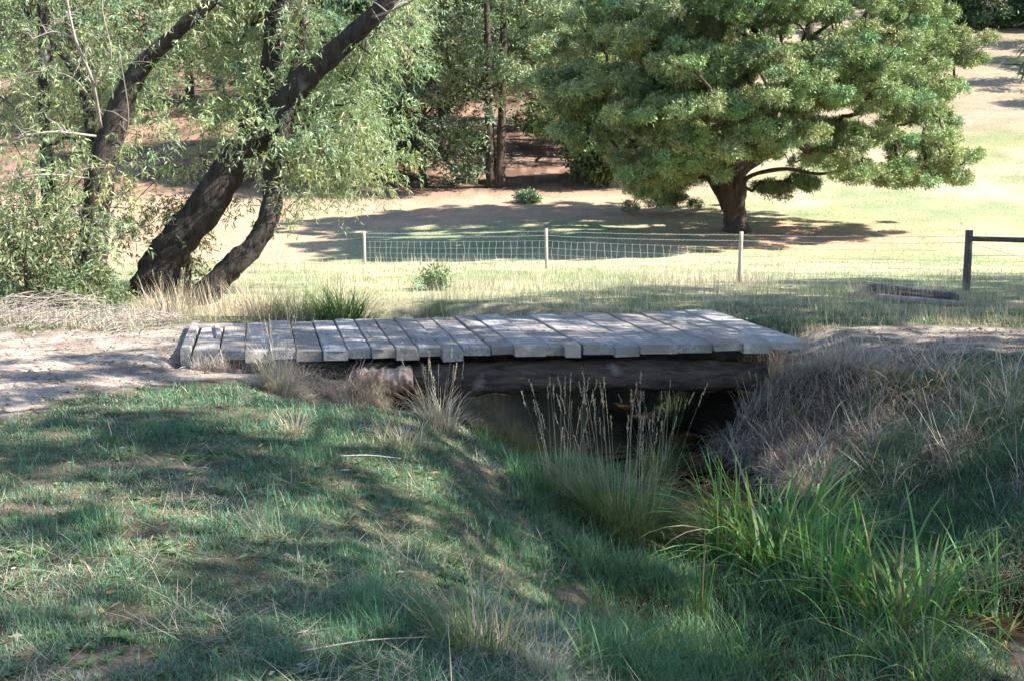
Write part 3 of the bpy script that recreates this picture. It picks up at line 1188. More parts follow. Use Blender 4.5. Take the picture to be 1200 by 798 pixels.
def dead_branch(g, pts, r0, r1, rr, depth=0):
    sp = smooth_path(pts, 4 * len(pts))
    add_tube(g, sp, np.linspace(r0, r1, len(sp)) * .72, 6, 0)
    if depth < 2:
        for k in range(6 if depth == 0 else 3):
            i = rr.randrange(len(sp) // 4, len(sp) - 1)
            d = np.array([rr.uniform(-1, 1), rr.uniform(-.6, .6), rr.uniform(-.3, .8)])
            L = rr.uniform(.25, .8) / (depth + 1)
            r = np.interp(i, [0, len(sp) - 1], [r0, r1]) * .6
            a = sp[i]
            dead_branch(g, [a, a + d * L * .5 + np.array([0, 0, .05]), a + d * L], r, r * .3, rr, depth + 1)


TW = (t3, tuple(b3))
rr = random.Random(3)
YD = Yv - 1.7
gd = Geo()
dead_branch(gd, [wl(118, 150, YD + .9), wl(108, 95, YD + .3), wl(88, 45, YD), wl(75, -20, YD)], .045, .02, rr)
gd.build('dead_branch', M_twig, TW[0], loc=TW[1])
gd = Geo()
dead_branch(gd, [wl(88, 45, YD), wl(62, 38, YD), wl(34, 48, YD - .1)], .028, .014, rr)
gd.build('dead_branch', M_twig, TW[0], loc=TW[1])
gd = Geo()
dead_branch(gd, [wl(120, 135, YD + .9), wl(85, 92, YD), wl(40, 85, YD), wl(0, 100, YD)], .02, .008, rr)
gd.build('dead_branch', M_twig, TW[0], loc=TW[1])
gd = Geo()
dead_branch(gd, [wl(112, 160, YD + .9), wl(60, 155, YD), wl(10, 165, YD)], .03, .012, rr)
gd.build('dead_branch', M_twig, TW[0], loc=TW[1])
gd = Geo()
dead_branch(gd, [wl(120, 200, YD + .9), wl(150, 150, YD + .5), wl(140, 60, YD)], .02, .008, rr)
gd.build('dead_branch', M_twig, TW[0], loc=TW[1])
gd = Geo()
dead_branch(gd, [wl(110, 210, YD + .9), wl(50, 205, YD), wl(-5, 215, YD)], .022, .01, rr)
gd.build('dead_branch', M_twig, TW[0], loc=TW[1])
gd = Geo()
dead_branch(gd, [wl(100, 120, YD + .9), wl(130, 70, YD), wl(120, 0, YD), wl(150, -50, YD)], .018, .008, rr)
gd.build('dead_branch', M_twig, TW[0], loc=TW[1])
TW = (w1, tuple(b1))
gd = Geo()
dead_branch(gd, [wl(435, 22, Yw - .7), wl(470, 8, Yw - 1.1), wl(505, -12, Yw - 1.3)], .035, .02, rr)
gd.build('dead_branch', M_twig, TW[0], loc=TW[1])
gd = Geo()
dead_branch(gd, [wl(325, 50, Yw + .3), wl(345, 20, Yw - .3), wl(362, -15, Yw - .5)], .05, .035, rr)
gd.build('dead_branch', M_twig, TW[0], loc=TW[1])
gd = Geo()
dead_branch(gd, [wl(440, 40, Yw - .7), wl(462, 45, Yw - 1), wl(488, 66, Yw - 1.1)], .014, .006, rr)
gd.build('dead_branch', M_twig, TW[0], loc=TW[1])

# ---- woodland on the slope behind


def wood_tree(px, Y, h, rad, zlow, label, group, base=(.10, .145, .06), npads=80, tufts=28, leaves=11, L=.36, W=.12, seed=0, name='woodland_tree', stems=1, bark=None, flat=.5, lean=0, tk=.02):
    x = (px - 600) / F * Y
    z = gz(x, Y) - .1
    loc = (x, Y, z)
    pads, sizes = [], []
    for k in range(npads):
        t = rng.random() ** .85
        hz = zlow + (h - zlow) * t
        prof = math.sin(min(1, .18 + t * .86) * math.pi) ** .7 if t < .98 else .2
        a = rng.uniform(0, 2 * math.pi)
        q = rng.uniform(.35, 1) ** .6
        pads.append((x + lean * hz + math.cos(a) * rad * prof * q, Y + math.sin(a) * rad * prof * q, z + hz))
        sizes.append(rng.uniform(.20, .36) * rad)
    st = []
    for s in range(stems):
        o = (s - (stems - 1) / 2) * .65
        st.append(([(x + o * .6, Y, z), (x + o, Y, z + h * .2), (x + o * 1.3 + lean * h * .5, Y + .2 * s, z + h * .5), (x + o * 1.5 + lean * h * .9, Y, z + h * .92)],
                   [h * tk, h * tk * .8, h * tk * .58, h * tk * .17]))
    return tree(name, loc, st, np.array(pads), np.array(sizes), label, 'tree', group,
                dict(tufts=tufts, leaves=leaves, L=L, W=W, base=base, flat=flat), bark or M_bark_bw, M_leaf, .022, dict(arch=.04))


GW = 'woodland trees on the slope'
wood_tree(581, 60, 15.5, 4.7, 4.6, 'twin-trunked tree with a pale sunlit crown at the edge of the wood', GW, (.19, .24, .125), 120, 36, 12, .26, .075, stems=2, tk=.019)
wood_tree(497, 61, 13, 3.9, .3, 'dark dense tree left of the twin-trunked one', GW, (.12, .16, .085), 100, 24, 10, .3, .1)
wood_tree(716, 61, 5.5, 2.7, .6, 'dense tree behind the left edge of the big meadow tree', GW, (.09, .13, .055), 90)
wood_tree(668, 70, 13, 4.4, 1.6, 'tree half hidden behind the left side of the big meadow tree', GW, (.11, .155, .06), 90, 24, 10, .3, .1)
wood_tree(390, 68, 14, 4.5, 1.2, 'shaded tree seen past the right side of the leaning willow', GW, (.09, .13, .055), 90)
wood_tree(330, 70, 13, 4.2, 2.0, 'leafy tree on the slope seen between the willow trunks', GW, (.14, .18, .09), 70)
wood_tree(520, 72, 17, 4.4, 4.0, 'tall dark tree behind the sunlit twin-trunked crown', GW, (.075, .115, .05), 90)
wood_tree(415, 63, 12, 4.0, .5, 'low dark tree at the wood edge beyond the willow', GW, (.12, .155, .08), 90)
wood_tree(640, 79, 18, 4.4, 4.0, 'tall tree in the gap between twin-trunked and meadow trees', GW, (.085, .125, .055), 90)
wood_tree(730, 74, 16, 4.6, 1.5, 'woodland tree behind the dark left half of the meadow tree', GW, (.09, .13, .055), 80)
wood_tree(95, 78, 14, 4.6, 2.0, 'tree on the slope behind the leafy left willow', GW, (.15, .18, .095), 70)
for k, (px, Y) in enumerate(((160, 84), (70, 88), (230, 92), (470, 88), (560, 92), (690, 94), (380, 90), (265, 98), (820, 96), (940, 104), (640, 104), (20, 104), (770, 112), (880, 118), (1010, 122))):
    wood_tree(px, Y, rng.uniform(15, 20), rng.uniform(4.6, 5.8), 2.0, 'far tree high on the wooded slope, mostly hidden by nearer crowns', 'far trees high on the slope',
              (.15, .185, .10) if px < 300 else (.095, .135, .065), 55, 22, 8, .45, .15, name='distant_tree')
for k, (px, Y, h) in enumerate(((1105, 122, 8.0), (1140, 119, 5.5), (1172, 124, 8.5), (1200, 118, 4.6), (1225, 123, 9), (1075, 128, 11))):
    wood_tree(px, Y, h, h * .45, .3, ['dark rounded tree on the skyline right of the big crown', 'low dark shrub tree in front of the far house', 'dark tree beside the far white house',
              'low dark bush at the top right corner on the ridge', 'dark tree at the very edge of the ridge', 'tall dark tree on the ridge behind the big crown'][k], 'trees along the ridge at the top right',
              (.07, .11, .055), 45, 18, 8, .5, .17, name='ridge_tree')
# trees out of the frame on the right: they cast the stripes of shade over the far slope
for k, (x, Y, h) in enumerate(((51, 92, 13), (50, 84, 11), (57, 101, 15), (55, 109, 14))):
    wood_tree(600 + x / Y * F, Y, h, 3.6, 3.5, 'gum tree standing on the hillside right of the picture', 'hillside gums right of the picture', (.10, .13, .07), 34, 18, 8, .5, .15, name='hillside_gum', bark=M_bark_gum)

# ---- gums along the near bank, out of the frame: their crowns shade the foreground
LIT = []  # sun spots set on the ground; crown leaves shading them are left out: (x, y, rx, ry)


def litpx(px, py, rx, ry, z=-.1):
    p = atZ(px, py, z)
    LIT.append((p[0], p[1], rx * 1.25, ry * 1.25))


for a in ((30, 398, 1.3, .75), (95, 402, .9, .5), (-80, 415, 1.4, 1.2), (165, 392, .5, .3), (130, 448, .4, .35), (70, 432, .5, .22), (190, 462, .4, .35), (185, 488, .35, .2), (290, 450, .5, .3), (265, 470, .35, .25), (345, 490, .5, .3),
          (400, 515, .5, .25), (300, 512, .3, .2), (440, 535, .35, .18), (315, 535, .25, .14), (50, 525, .25, .2), (70, 590, .14, .14), (205, 652, .14, .12), (145, 645, .14, .12), (530, 545, .3, .16), (520, 530, .22, .2),
          (425, 735, .16, .13), (210, 750, .12, .13), (705, 718, .18, .13), (20, 775, .18, .14), (245, 395, .35, .22), (300, 386, .3, .16), (365, 396, .35, .12), (420, 385, .35, .14), (490, 390, .3, .12), (800, 371, .7, .2), (700, 378, .35, .14), (860, 384, .3, .14), (620, 392, .25, .1),
          (450, 445, .35, .25), (1110, 383, .6, .16), (1180, 388, .5, .16), (930, 525, .25, .14), (1095, 465, .25, .15), (720, 346, .5, .2), (960, 348, .5, .2), (240, 432, .4, .25),
          (300, 360, 2, 1.5), (150, 365, 2.5, 1.5), (560, 640, .12, .08), (350, 650, .1, .08), (480, 600, .14, .1)):
    litpx(*a)
rl = np.random.default_rng(21)
for k in range(85):
    LIT.append((rl.uniform(-4.2, 1.0), rl.uniform(3.8, 10.8), rl.uniform(.07, .26), rl.uniform(.07, .2)))
for k in range(26):
    LIT.append((rl.uniform(1.5, 6.5), rl.uniform(6.5, 12.2), rl.uniform(.06, .2), rl.uniform(.06, .16)))
LITA = np.array(LIT)


def shade_keep(P):
    g = P - SUN * ((P[:, 2] + .1) / SUN[2])[:, None]
    k = np.ones(len(P), bool)
    for (x, y, rx, ry) in LITA:
        q = ((g[:, 0] - x) / rx) ** 2 + ((g[:, 1] - y) / ry) ** 2
        w = (fbm(g[:, 0] * 3.5, g[:, 1] * 3.5, 77, 3) - .5) * 1.6
        k &= ~(q + w < 1)
    # no branch hangs into the picture
    k &= (P[:, 0] > .4626 * P[:, 1] + .5) | (P[:, 2] > 1.75 + .185 * P[:, 1] + .3)
    return k


shade_poly = [(-5.2, 1.5), (-5.6, 8.5), (-5.0, 11.8), (-3.6, 15.5), (-2.2, 18.3), (-.8, 20.0), (3.2, 23.2), (8, 25.8), (14, 27.5), (20, 27), (22, 10), (14, -2), (0, -3)]
gp = sample_poly(shade_poly, 330, .75)
hh = rng.uniform(7.0, 12.5, len(gp))
cp = np.c_[gp, np.zeros(len(gp))] + SUN * (hh / SUN[2])[:, None]
gums = [((12, 7.0), 11.5, 'smooth-barked gum tree on the near bank right of the picture'), ((17, 15.5), 12, 'gum tree beside the track right of the picture'),
        ((9, -2.5), 11.5, 'gum tree standing behind the photographer'), ((22, 21.5), 12, 'gum tree beyond the track right of the picture'), ((20.5, 4.5), 12, 'gum tree furthest back on the near bank right of the picture')]
GC = np.array([q[0] for q in gums])
own = np.argmin(np.hypot(cp[:, None, 0] - GC[None, :, 0], cp[:, None, 1] - GC[None, :, 1]), 1)
for k, ((x, y), h, lab) in enumerate(gums):
    pk = cp[own == k]
    z = gz(x, y) - .1
    c = pk.mean(0)
    stems_ = [([(x, y, z), (x + .1, y, z + 2.5), (x + (c[0] - x) * .15, y + (c[1] - y) * .15, z + 5), (x + (c[0] - x) * .4, y + (c[1] - y) * .4, z + 8), (x + (c[0] - x) * .6, y + (c[1] - y) * .6, z + h - 1)], [.38, .32, .26, .17, .05])]
    szs = rng.uniform(.85, 1.35, len(pk))
    root = empty('gum_tree', (x, y, z))
    tag(root, lab, 'tree', 'gum trees shading the near bank')
    grow(stems_, pk, .016, rng, arch=.05).build('trunk', M_bark_gum, root, loc=(x, y, z))
    foliage(pk, szs, 40, 13, .30, .085, (.11, .15, .075), 'pad', .5, keep=shade_keep).build('crown', M_leaf, root, loc=(x, y, z))
    if k == 0:  # a hanging spray of leaves dips into the corner of the view
        gt = Geo()
        gl = Geo()
        path = smooth_path([(8.0, 7.6, 7.5), (6.2, 7.9, 5.6), (4.5, 8.0, 3.75), (3.85, 8.0, 3.2), (3.66, 8.0, 2.9), (3.63, 8.0, 2.6)], 24)
        add_tube(gt, path, np.linspace(.03, .003, 24), 5, 0)
        gt.build('hanging_twig', M_bark_gum, root, loc=(x, y, z))
        P_ = path[12:][rng.integers(0, 12, 44)]
        D_ = rng.normal(size=(44, 3)) * .45 + np.array([-.25, 0, -.8])
        add_leaves(gl, P_, D_, rng.uniform(.13, .22, 44), .024, jitter_col(44, (.10, .15, .075)), .05)
        gl.build('hanging_leaves', M_leaf, root, loc=(x, y, z))

# ------------------------------------------------------------------ shrubs


def shrub(px, py, Y, w, h, label, base, name='shrub', L=.1, W=.04, n=26, tufts=16, leaves=8, mat=None, style='pad', group=None, cat='shrub'):
    p = atY(px, py, Y)
    x, y = p[0], Y
    z = gz(x, y) - .05
    pads = np.stack([x + rng.normal(size=n) * w * .3, y + rng.normal(size=n) * w * .3, z + h * rng.uniform(.15, .9, n)], 1)
    st = [([(x, y, z), (x + .05, y, z + h * .4), (x, y, z + h * .8)], [.03 * h + .01, .02 * h + .008, .004])]
    return tree(name, (x, y, z), st, pads, rng.uniform(.16, .3, n) * w, label, cat, group,
                dict(tufts=tufts, leaves=leaves, L=L, W=W, base=base, flat=.7, style=style), M_bark, mat or M_leaf, .006)


shrub(620, 230, 55, .9, .5, 'low pale green shrub on the bare slope in front of the wood', (.16, .22, .11), L=.18, W=.06)
shrub(690, 190, 62, 2.6, 2.0, 'leafy undergrowth shrub behind the left edge of the meadow tree', (.11, .15, .075), L=.25, W=.09)
shrub(510, 335, 22.5, .5, .55, 'leafy grey-green thistle standing alone in the sunny grass', (.20, .26, .13), 'thistle', .14, .035, 14, 8, 7, cat='plant')
shrub(28, 340, 19.0, 2.6, 2.3, 'broad olive green bush at the left edge beside the track', (.17, .19, .10), 'bush', .12, .03, 70, 22, 10, M_willow, 'strand', cat='bush')
shrub(100, 350, 18.6, 1.2, 1.3, 'leafy bush at the foot of the left willow trunk', (.13, .165, .08), 'bush', .12, .034, 34, 16, 8, M_willow, cat='bush')
shrub(215, 240, 21.6, .9, 2.2, 'thin brownish bush with fine twigs behind the leaning trunk', (.22, .20, .10), 'bush', .10, .022, 24, 14, 8, M_willow, 'strand', cat='bush')

# ------------------------------------------------------------------ far house
hx, hy = 53.5, 126.0
hz = gz(hx, hy)
house = empty('farmhouse', (hx, hy, hz))
tag(house, 'small white house with a veranda far up on the ridge', 'house')
M_white = plain_mat('white_paint', (.8, .79, .76), .6, 0, .06)
M_roof = plain_mat('pale_roof_iron', (.55, .52, .50), .5, .2, .15)
M_dark = plain_mat('dark_opening', (.03, .03, .035), .3)


def boxg(g, lo, hi):
    x0, y0, z0 = lo
    x1, y1, z1 = hi
    V = [(x0, y0, z0), (x1, y0, z0), (x1, y1, z0), (x0, y1, z0), (x0, y0, z1), (x1, y0, z1), (x1, y1, z1), (x0, y1, z1)]
    g.add(V, [(0, 3, 2, 1), (4, 5, 6, 7), (0, 1, 5, 4), (1, 2, 6, 5), (2, 3, 7, 6), (3, 0, 4, 7)])


gh = Geo()
boxg(gh, (hx - 6, hy, hz - 1), (hx + 6, hy + 6, hz + 3))
gh.build('wall', M_white, house, loc=(hx, hy, hz), smooth=False)
gh = Geo()
gh.add([(hx - 6.5, hy - 2.2, hz + 2.85), (hx + 6.5, hy - 2.2, hz + 2.85), (hx + 6.5, hy + 3, hz + 4.8), (hx - 6.5, hy + 3, hz + 4.8), (hx - 6.5, hy + 7, hz + 3.05), (hx + 6.5, hy + 7, hz + 3.05)],
       [(0, 1, 2, 3), (3, 2, 5, 4)], [(0, 3, 4), (1, 5, 2)])
gh.build('roof', M_roof, house, loc=(hx, hy, hz), smooth=False)
for k in range(6):
    gh = Geo()
    boxg(gh, (hx - 6 + k * 2.3, hy - 2.05, hz - 1), (hx - 5.75 + k * 2.3, hy - 1.8, hz + 2.9))
    gh.build('veranda_post', M_white, house, loc=(hx, hy, hz), smooth=False)
for k in range(3):
    gh = Geo()
    boxg(gh, (hx - 4.6 + k * 3.8, hy - .05, hz + .6), (hx - 3.4 + k * 3.8, hy + .1, hz + 2.2))
    gh.build('window', M_dark, house, loc=(hx, hy, hz), smooth=False)

# ------------------------------------------------------------------ grass
BED = sstep


def bridge_area(x, y):
    return (y > 12.42) & (y < 16.0) & (x > -3.95) & (x < 3.9 - .15 * (y - 12.3))


def scatter(n, r0, r1, half):
    r = np.exp(rng.uniform(math.log(r0), math.log(r1), n))
    a = rng.uniform(-half, half, n)
    return r * np.sin(a), r * np.cos(a)


GREEN = np.array([.098, .20, .11])
LUSH = np.array([.10, .185, .085])
STRAW = np.array([.40, .37, .28])
GREYS = np.array([.33, .28, .22])

# short turf on the near bank
g = Geo()
x, y = scatter(620000, 2.6, 17, R(38))
rm = road_mask(x, y, .8)
z = height(x, y)
patch = fbm(x * .9, y * .9, 51)
bare = fbm(x * 2.1, y * 2.1, 53)
keep = (rng.random(len(x)) > rm * 1.35) & (z > WATER_Z + .04) & ~bridge_area(x, y)
keep &= rng.random(len(x)) < np.where(bare > .63, .3, 1.0)
keep &= rng.random(len(x)) < sstep(.95, .2, z * -1 - .15) + .6
for (a, b, ra, rb) in BARE:
    keep &= (((x - a) / ra) ** 2 + ((y - b) / rb) ** 2 + (fbm(x * 4, y * 4, 97, 3) - .5) * 2.2 > .8) | (rng.random(len(x)) < .22)
x, y, z, patch, rm = x[keep], y[keep], z[keep], patch[keep], rm[keep]
n = len(x)
r = np.hypot(x, y)
right = creek_d(x, y)[0] < 0
H = rng.gamma(5, .0085, n) * (.7 + 1.0 * sstep(.35, .7, fbm(x * 1.4, y * 1.4, 57))) * (.65 + 1.5 * sstep(.6, .8, fbm(x * 4.5, y * 4.5, 58, 3))) + .012
H = np.where(right, H * 2.2, H) * (1 - .75 * rm)
W = .0035 * np.clip(r / 5, 1, 3.2) * rng.uniform(.7, 1.3, n)
dryp = sstep(.46, .68, patch) * .6 + .09 + right * .08
isdry = rng.random(n) < dryp + rm * .6
col = np.where(isdry[:, None], STRAW * .85, GREEN * (1 + (patch[:, None] - .5) * .9))
col = np.clip(col * (1 + rng.normal(size=(n, 1)) * .22) * (1 + rng.normal(size=(n, 3)) * np.array([.16, .05, .12])), .01, .8)
add_blades(g, np.stack([x, y, z - .005], 1), H, W, rng.uniform(0, 6.283, n), rng.uniform(0, .7, n) + isdry * .5, rng.uniform(.1, 1.3, n), col, 2)
o = g.build('turf_grass', M_grass)
tag(o, 'short green turf grass on the near creek banks', 'grass', kind='stuff')

# dry pasture grass beyond the bridge
g = Geo()
x, y = scatter(300000, 15.5, 115, R(36))
rm = road_mask(x, y)
z = height(x, y)
pn = fbm(x * .5, y * .5, 61)
pk = np.minimum(sstep(47, 50.5, y) + 0, 1) * (x < 9)
keep = (rng.random(len(x)) > rm * 1.3) & (z > WATER_Z + .04) & ~bridge_area(x, y)
keep &= rng.random(len(x)) > pk * .86
keep &= (y < 58) | (x > 11)
x, y, z, pn = x[keep], y[keep], z[keep], pn[keep]
n = len(x)
r = np.hypot(x, y)
H = rng.gamma(4, .022, n) * (.6 + 1.2 * sstep(.45, .7, fbm(x * .7, y * .7, 63))) * np.clip(.72 - (r - 22) / 60, .45, .72) + .02
W = .006 * np.clip(r / 18, 1, 4.5) * rng.uniform(.7, 1.3, n)
isdry = rng.random(n) < (.18 + .4 * sstep(.48, .62, pn))
col = np.where(isdry[:, None], STRAW * 1.15, np.array([.225, .265, .145]))
col = np.clip(col * (1 + rng.normal(size=(n, 1)) * .2) * (1 + rng.normal(size=(n, 3)) * np.array([.12, .05, .12])), .01, .8)
add_blades(g, np.stack([x, y, z - .005], 1), H, W, rng.uniform(0, 6.283, n), rng.uniform(0, .5, n), rng.uniform(.1, 1.0, n), col, 2)
o = g.build('pasture_grass', M_grass)
tag(o, 'sunny half-dry pasture grass beyond the bridge', 'grass', kind='stuff')

# tall dry stalks standing in the pasture and along the far creek bank
g = Geo()


def stalks(g, x, y, h0, h1, col, w=.004, lean=.25):
    n = len(x)
    z = height(x, y)
    c = np.clip(np.asarray(col) * (1 + rng.normal(size=(n, 1)) * .18), .02, .8)
    H = rng.uniform(h0, h1, n)
    az = rng.uniform(0, 6.283, n)
    tips = add_blades(g, np.stack([x, y, z - .01], 1), H, w, az, rng.uniform(0, lean, n), rng.uniform(0, .5, n), c, 3)
    return tips, az


def band(poly, n, clump=.5, sc=1.5):
    p = np.asarray(poly, float)
    lo, hi = p.min(0), p.max(0)
    x = rng.uniform(lo[0], hi[0], n * 3)
    y = rng.uniform(lo[1], hi[1], n * 3)
    k = in_poly(x, y, p) & (rng.random(n * 3) < sstep(clump - .12, clump + .12, fbm(x * sc, y * sc, 81)) + .12)
    k &= ~bridge_area(x, y)
    return x[k][:n], y[k][:n]


x, y = band([(-2.5, 18.5), (1, 17), (6, 17.5), (9, 20), (9, 25), (3, 27), (-1, 24)], 3000, .56, .8)
t, az = stalks(g, x, y, .15, .5, (.42, .36, .27), .006)
x, y = band([(-7, 30), (-5, 24), (-2, 20), (4, 22), (4, 31), (-4, 37)], 1100, .58, .5)
stalks(g, x, y, .15, .45, (.52, .45, .32), .009)
x, y = band([(-6.2, 17.6), (-3.2, 15.6), (-2.6, 16.6), (-4, 18.8), (-6.4, 19.6)], 2300, .5, 1.5)
stalks(g, x, y, .3, .8, (.45, .37, .26), .006, .5)
x, y = band([(3.4, 14.9), (9, 15.6), (14, 18), (14, 24), (8, 22), (4, 18)], 2200, .55, .8)
stalks(g, x, y, .12, .4, (.40, .34, .26), .006)
x, y = band([(-14, 16.2), (-5, 14.9), (-5, 16.5), (-14, 18.5)], 5200, .4, 1.2)
stalks(g, x, y, .1, .4, (.44, .38, .30), .006, 1.0)
o = g.build('dry_stalks', M_dry)
tag(o, 'pale dry grass stalks standing in the pasture and along the far bank', 'grass', kind='stuff')

# matted dead grass hanging over the right bank
g = Geo()


def mat_grass(poly, n, h0, h1, cols, w, lean, curl, sc=2.0, cl=.42):
    x, y = band(poly, n, cl, sc)
    m = len(x)
    z = height(x, y)
    kk = z > WATER_Z + .05
    x, y, z = x[kk], y[kk], z[kk]
    m = len(x)
    c = np.asarray(cols)[rng.integers(0, len(cols), m)] * (1 + rng.normal(size=(m, 1)) * .2)
    hm = .45 + 1.1 * fbm(x * 1.8, y * 1.8, 83, 3) ** 1.3
    az = fbm(x * 1.5, y * 1.5, 85, 3) * 19 + rng.normal(size=m) * .9
    add_blades(g, np.stack([x, y, z + rng.uniform(-.01, .06, m)], 1), rng.uniform(h0, h1, m) * hm, w * rng.uniform(.6, 1.4, m), az, rng.uniform(lean[0], lean[1], m), rng.uniform(*curl, m), np.clip(c, .02, .8), 4)


DEAD = [(.35, .29, .23), (.26, .20, .17), (.42, .37, .31), (.20, .15, .12), (.31, .26, .20)]
mat_grass([(2.5, 12.2), (2.6, 10.4), (3.3, 9.6), (4.6, 9.9), (5.2, 11.4), (4.6, 13.0), (3.0, 13.0)], 420, .5, 1.0, [(.42, .36, .27), (.34, .28, .22), (.5, .44, .36)], .009, (.4, 1.4), (-.4, 1.6), 1.9, .35)
mat_grass([(3.4, 12.6), (3.6, 8.6), (5.5, 7.5), (7.5, 9), (7.5, 12.6)], 300, .4, .9, [(.42, .36, .27), (.34, .28, .22), (.5, .44, .36)], .008, (.3, 1.4), (-.4, 1.6), 1.9, .35)
mat_grass([(2.5, 12.2), (2.6, 10.4), (3.3, 9.6), (4.6, 9.9), (5.2, 11.4), (4.6, 13.0), (3.0, 13.0)], 6000, .2, .6, DEAD, .005, (.1, 1.5), (.3, 2.0), 1.9, .45)
mat_grass([(3.2, 9.6), (4.0, 7.2), (7, 7), (8.5, 12), (6, 13), (4.8, 11)], 4200, .15, .42, DEAD[:3], .0045, (.1, 1.2), (.2, 1.5), 1.6, .55)
mat_grass([(1.9, 12.4), (2.0, 11.2), (3.0, 10.2), (3.9, 11.5), (4.0, 12.4), (3.9, 13)], 12000, .2, .6, DEAD, .006, (.2, 1.8), (.3, 2.0), 1.9, .3)
mat_grass([(3.4, 12.3), (4.2, 11.6), (9, 11.6), (9, 13.2), (3.5, 13.9)], 2600, .06, .2, DEAD, .005, (.2, 1.4), (.3, 1.8), 1.9, .4)
mat_grass([(-3.5, 11.9), (-1.0, 11.6), (.2, 11.3), (.2, 11.9), (-1.2, 12.35), (-3.6, 12.3)], 3800, .12, .4, DEAD, .0045, (.2, 1.3), (.2, 1.4), 2, .45)
mat_grass([(-1.6, 11.4), (-.2, 10.2), (.6, 9.0), (.9, 9.6), (.3, 11.2)], 2600, .12, .35, DEAD, .004, (.3, 1.3), (.2, 1.4), 2, .5)
mat_grass([(3.0, 12.6), (7.5, 12.2), (7.5, 12.7), (3.4, 13.0)], 1800, .06, .18, DEAD, .005, (.3, 1.3), (.2, 1.4), 1.3, .45)
# straw lying on the turf
x, y = scatter(17000, 3, 13, R(36))
k = (creek_d(x, y)[0] > .9) & (road_mask(x, y) < .6) & (fbm(x * 1.6, y * 1.6, 87) > .46) & ~bridge_area(x, y)
x, y = x[k], y[k]
m = len(x)
add_blades(g, np.stack([x, y, height(x, y) + .015], 1), rng.uniform(.08, .28, m), .003, rng.uniform(0, 6.283, m), rng.uniform(1.1, 1.5, m), rng.uniform(-.1, .3, m), np.array([.42, .36, .27]) * rng.uniform(.6, 1.2, (m, 1)), 3)
o = g.build('dead_grass', M_dry)
tag(o, 'matted grey-brown dead grass over the banks', 'grass', kind='stuff')

# longer green growth on the damp right bank
g = Geo()
for poly, nn in (([(2.5, 11.6), (2.6, 10.2), (3.0, 8.8), (4.2, 6.6), (7, 6), (8.6, 11.3), (6, 11.9), (4, 11.9), (3.6, 11.5)], 36000), ([(.9, 9.4), (.75, 6.4), (.9, 5.0), (3.2, 5.0), (3.6, 8.4), (2.8, 10), (1.6, 9.8)], 15000), ([(-.9, 11.6), (-.2, 9.6), (.5, 7.2), (.3, 4.6), (1.3, 4.6), (1.4, 7.5), (1.3, 9.4), (.7, 11.4)], 22000), ([(-.3, 10.6), (.6, 8.6), (1.2, 9.0), (.8, 10.8)], 5000),
                 ([(-2.9, 16.6), (-1.0, 17.4), (-1.2, 19.4), (-3.2, 18.6)], 7000)):
    x, y = band(poly, nn, .42, 1.7)
    z = height(x, y)
    cd_, cw_ = creek_d(x, y)
    k = (z > WATER_Z + .03) & ~((np.abs(cd_) < .62) & (y > 8.9) & (y < 13))
    x, y, z = x[k], y[k], z[k]
    m = len(x)
    c = LUSH * (1 + rng.normal(size=(m, 1)) * .25) * (1 + rng.normal(size=(m, 3)) * np.array([.2, .06, .15]))
    add_blades(g, np.stack([x, y, z - .01], 1), rng.uniform(.06, .33, m) * (.4 + 1.1 * fbm(x * 1.6, y * 1.6, 89, 3)), .0055 * rng.uniform(.7, 1.3, m), rng.uniform(0, 6.283, m), rng.uniform(0, .7, m), rng.uniform(.3, 1.6, m), np.clip(c, .01, .6), 4)
o = g.build('bank_grass', M_grass)
tag(o, 'longer lush green grass on the damp creek banks', 'grass', kind='stuff')

# leaf litter: curled gum leaves and bark scraps
g = Geo()
x, y = scatter(1100, 3, 17, R(36))
k = (height(x, y) > WATER_Z + .1) & ~bridge_area(x, y)
x, y = x[k], y[k]
m = len(x)
th = rng.uniform(0, 6.283, m)
D_ = np.stack([np.cos(th), np.sin(th), rng.uniform(-.1, .35, m)], 1)
pal = np.array([(.26, .21, .16), (.22, .14, .08), (.36, .32, .27), (.16, .11, .08), (.34, .24, .10)])
add_leaves(g, np.stack([x, y, height(x, y) + rng.uniform(.01, .05, m)], 1), D_, rng.uniform(.04, .10, m), rng.uniform(.008, .018, m), pal[rng.integers(0, 5, m)], .1)
# on the planks too
x = rng.uniform(-3.4, 3.2, 260)
y = rng.uniform(12.4, 15.4, 260)
th = rng.uniform(0, 6.283, 260)
add_leaves(g, np.stack([x, y, .035 + (x + 3.5) / 7 * .11], 1), np.stack([np.cos(th), np.sin(th), rng.uniform(-.02, .2, 260)], 1), rng.uniform(.04, .1, 260), rng.uniform(.01, .02, 260), pal[rng.integers(0, 5, 260)], .05)
# scraps floating on the dark water and caught along its edge
x = np.concatenate([rng.normal(3.3, .45, 260), rng.normal(1.9, .35, 160), rng.normal(.8, 1.0, 120)])
y = np.concatenate([rng.normal(7.0, .55, 260), rng.normal(10.8, .8, 160), rng.normal(12.4, .9, 120)])
k = np.abs(creek_d(x, y)[0]) < 1.3
x, y = x[k], y[k]
m = len(x)
th = rng.uniform(0, 6.283, m)
add_leaves(g, np.stack([x, y, np.maximum(height(x, y), WATER_Z) + .008], 1), np.stack([np.cos(th), np.sin(th), rng.uniform(0, .12, m)], 1), rng.uniform(.05, .28, m), rng.uniform(.005, .018, m), np.array([(.16, .09, .05), (.10, .07, .05), (.22, .17, .12), (.20, .10, .05)])[rng.integers(0, 4, m)], 0)
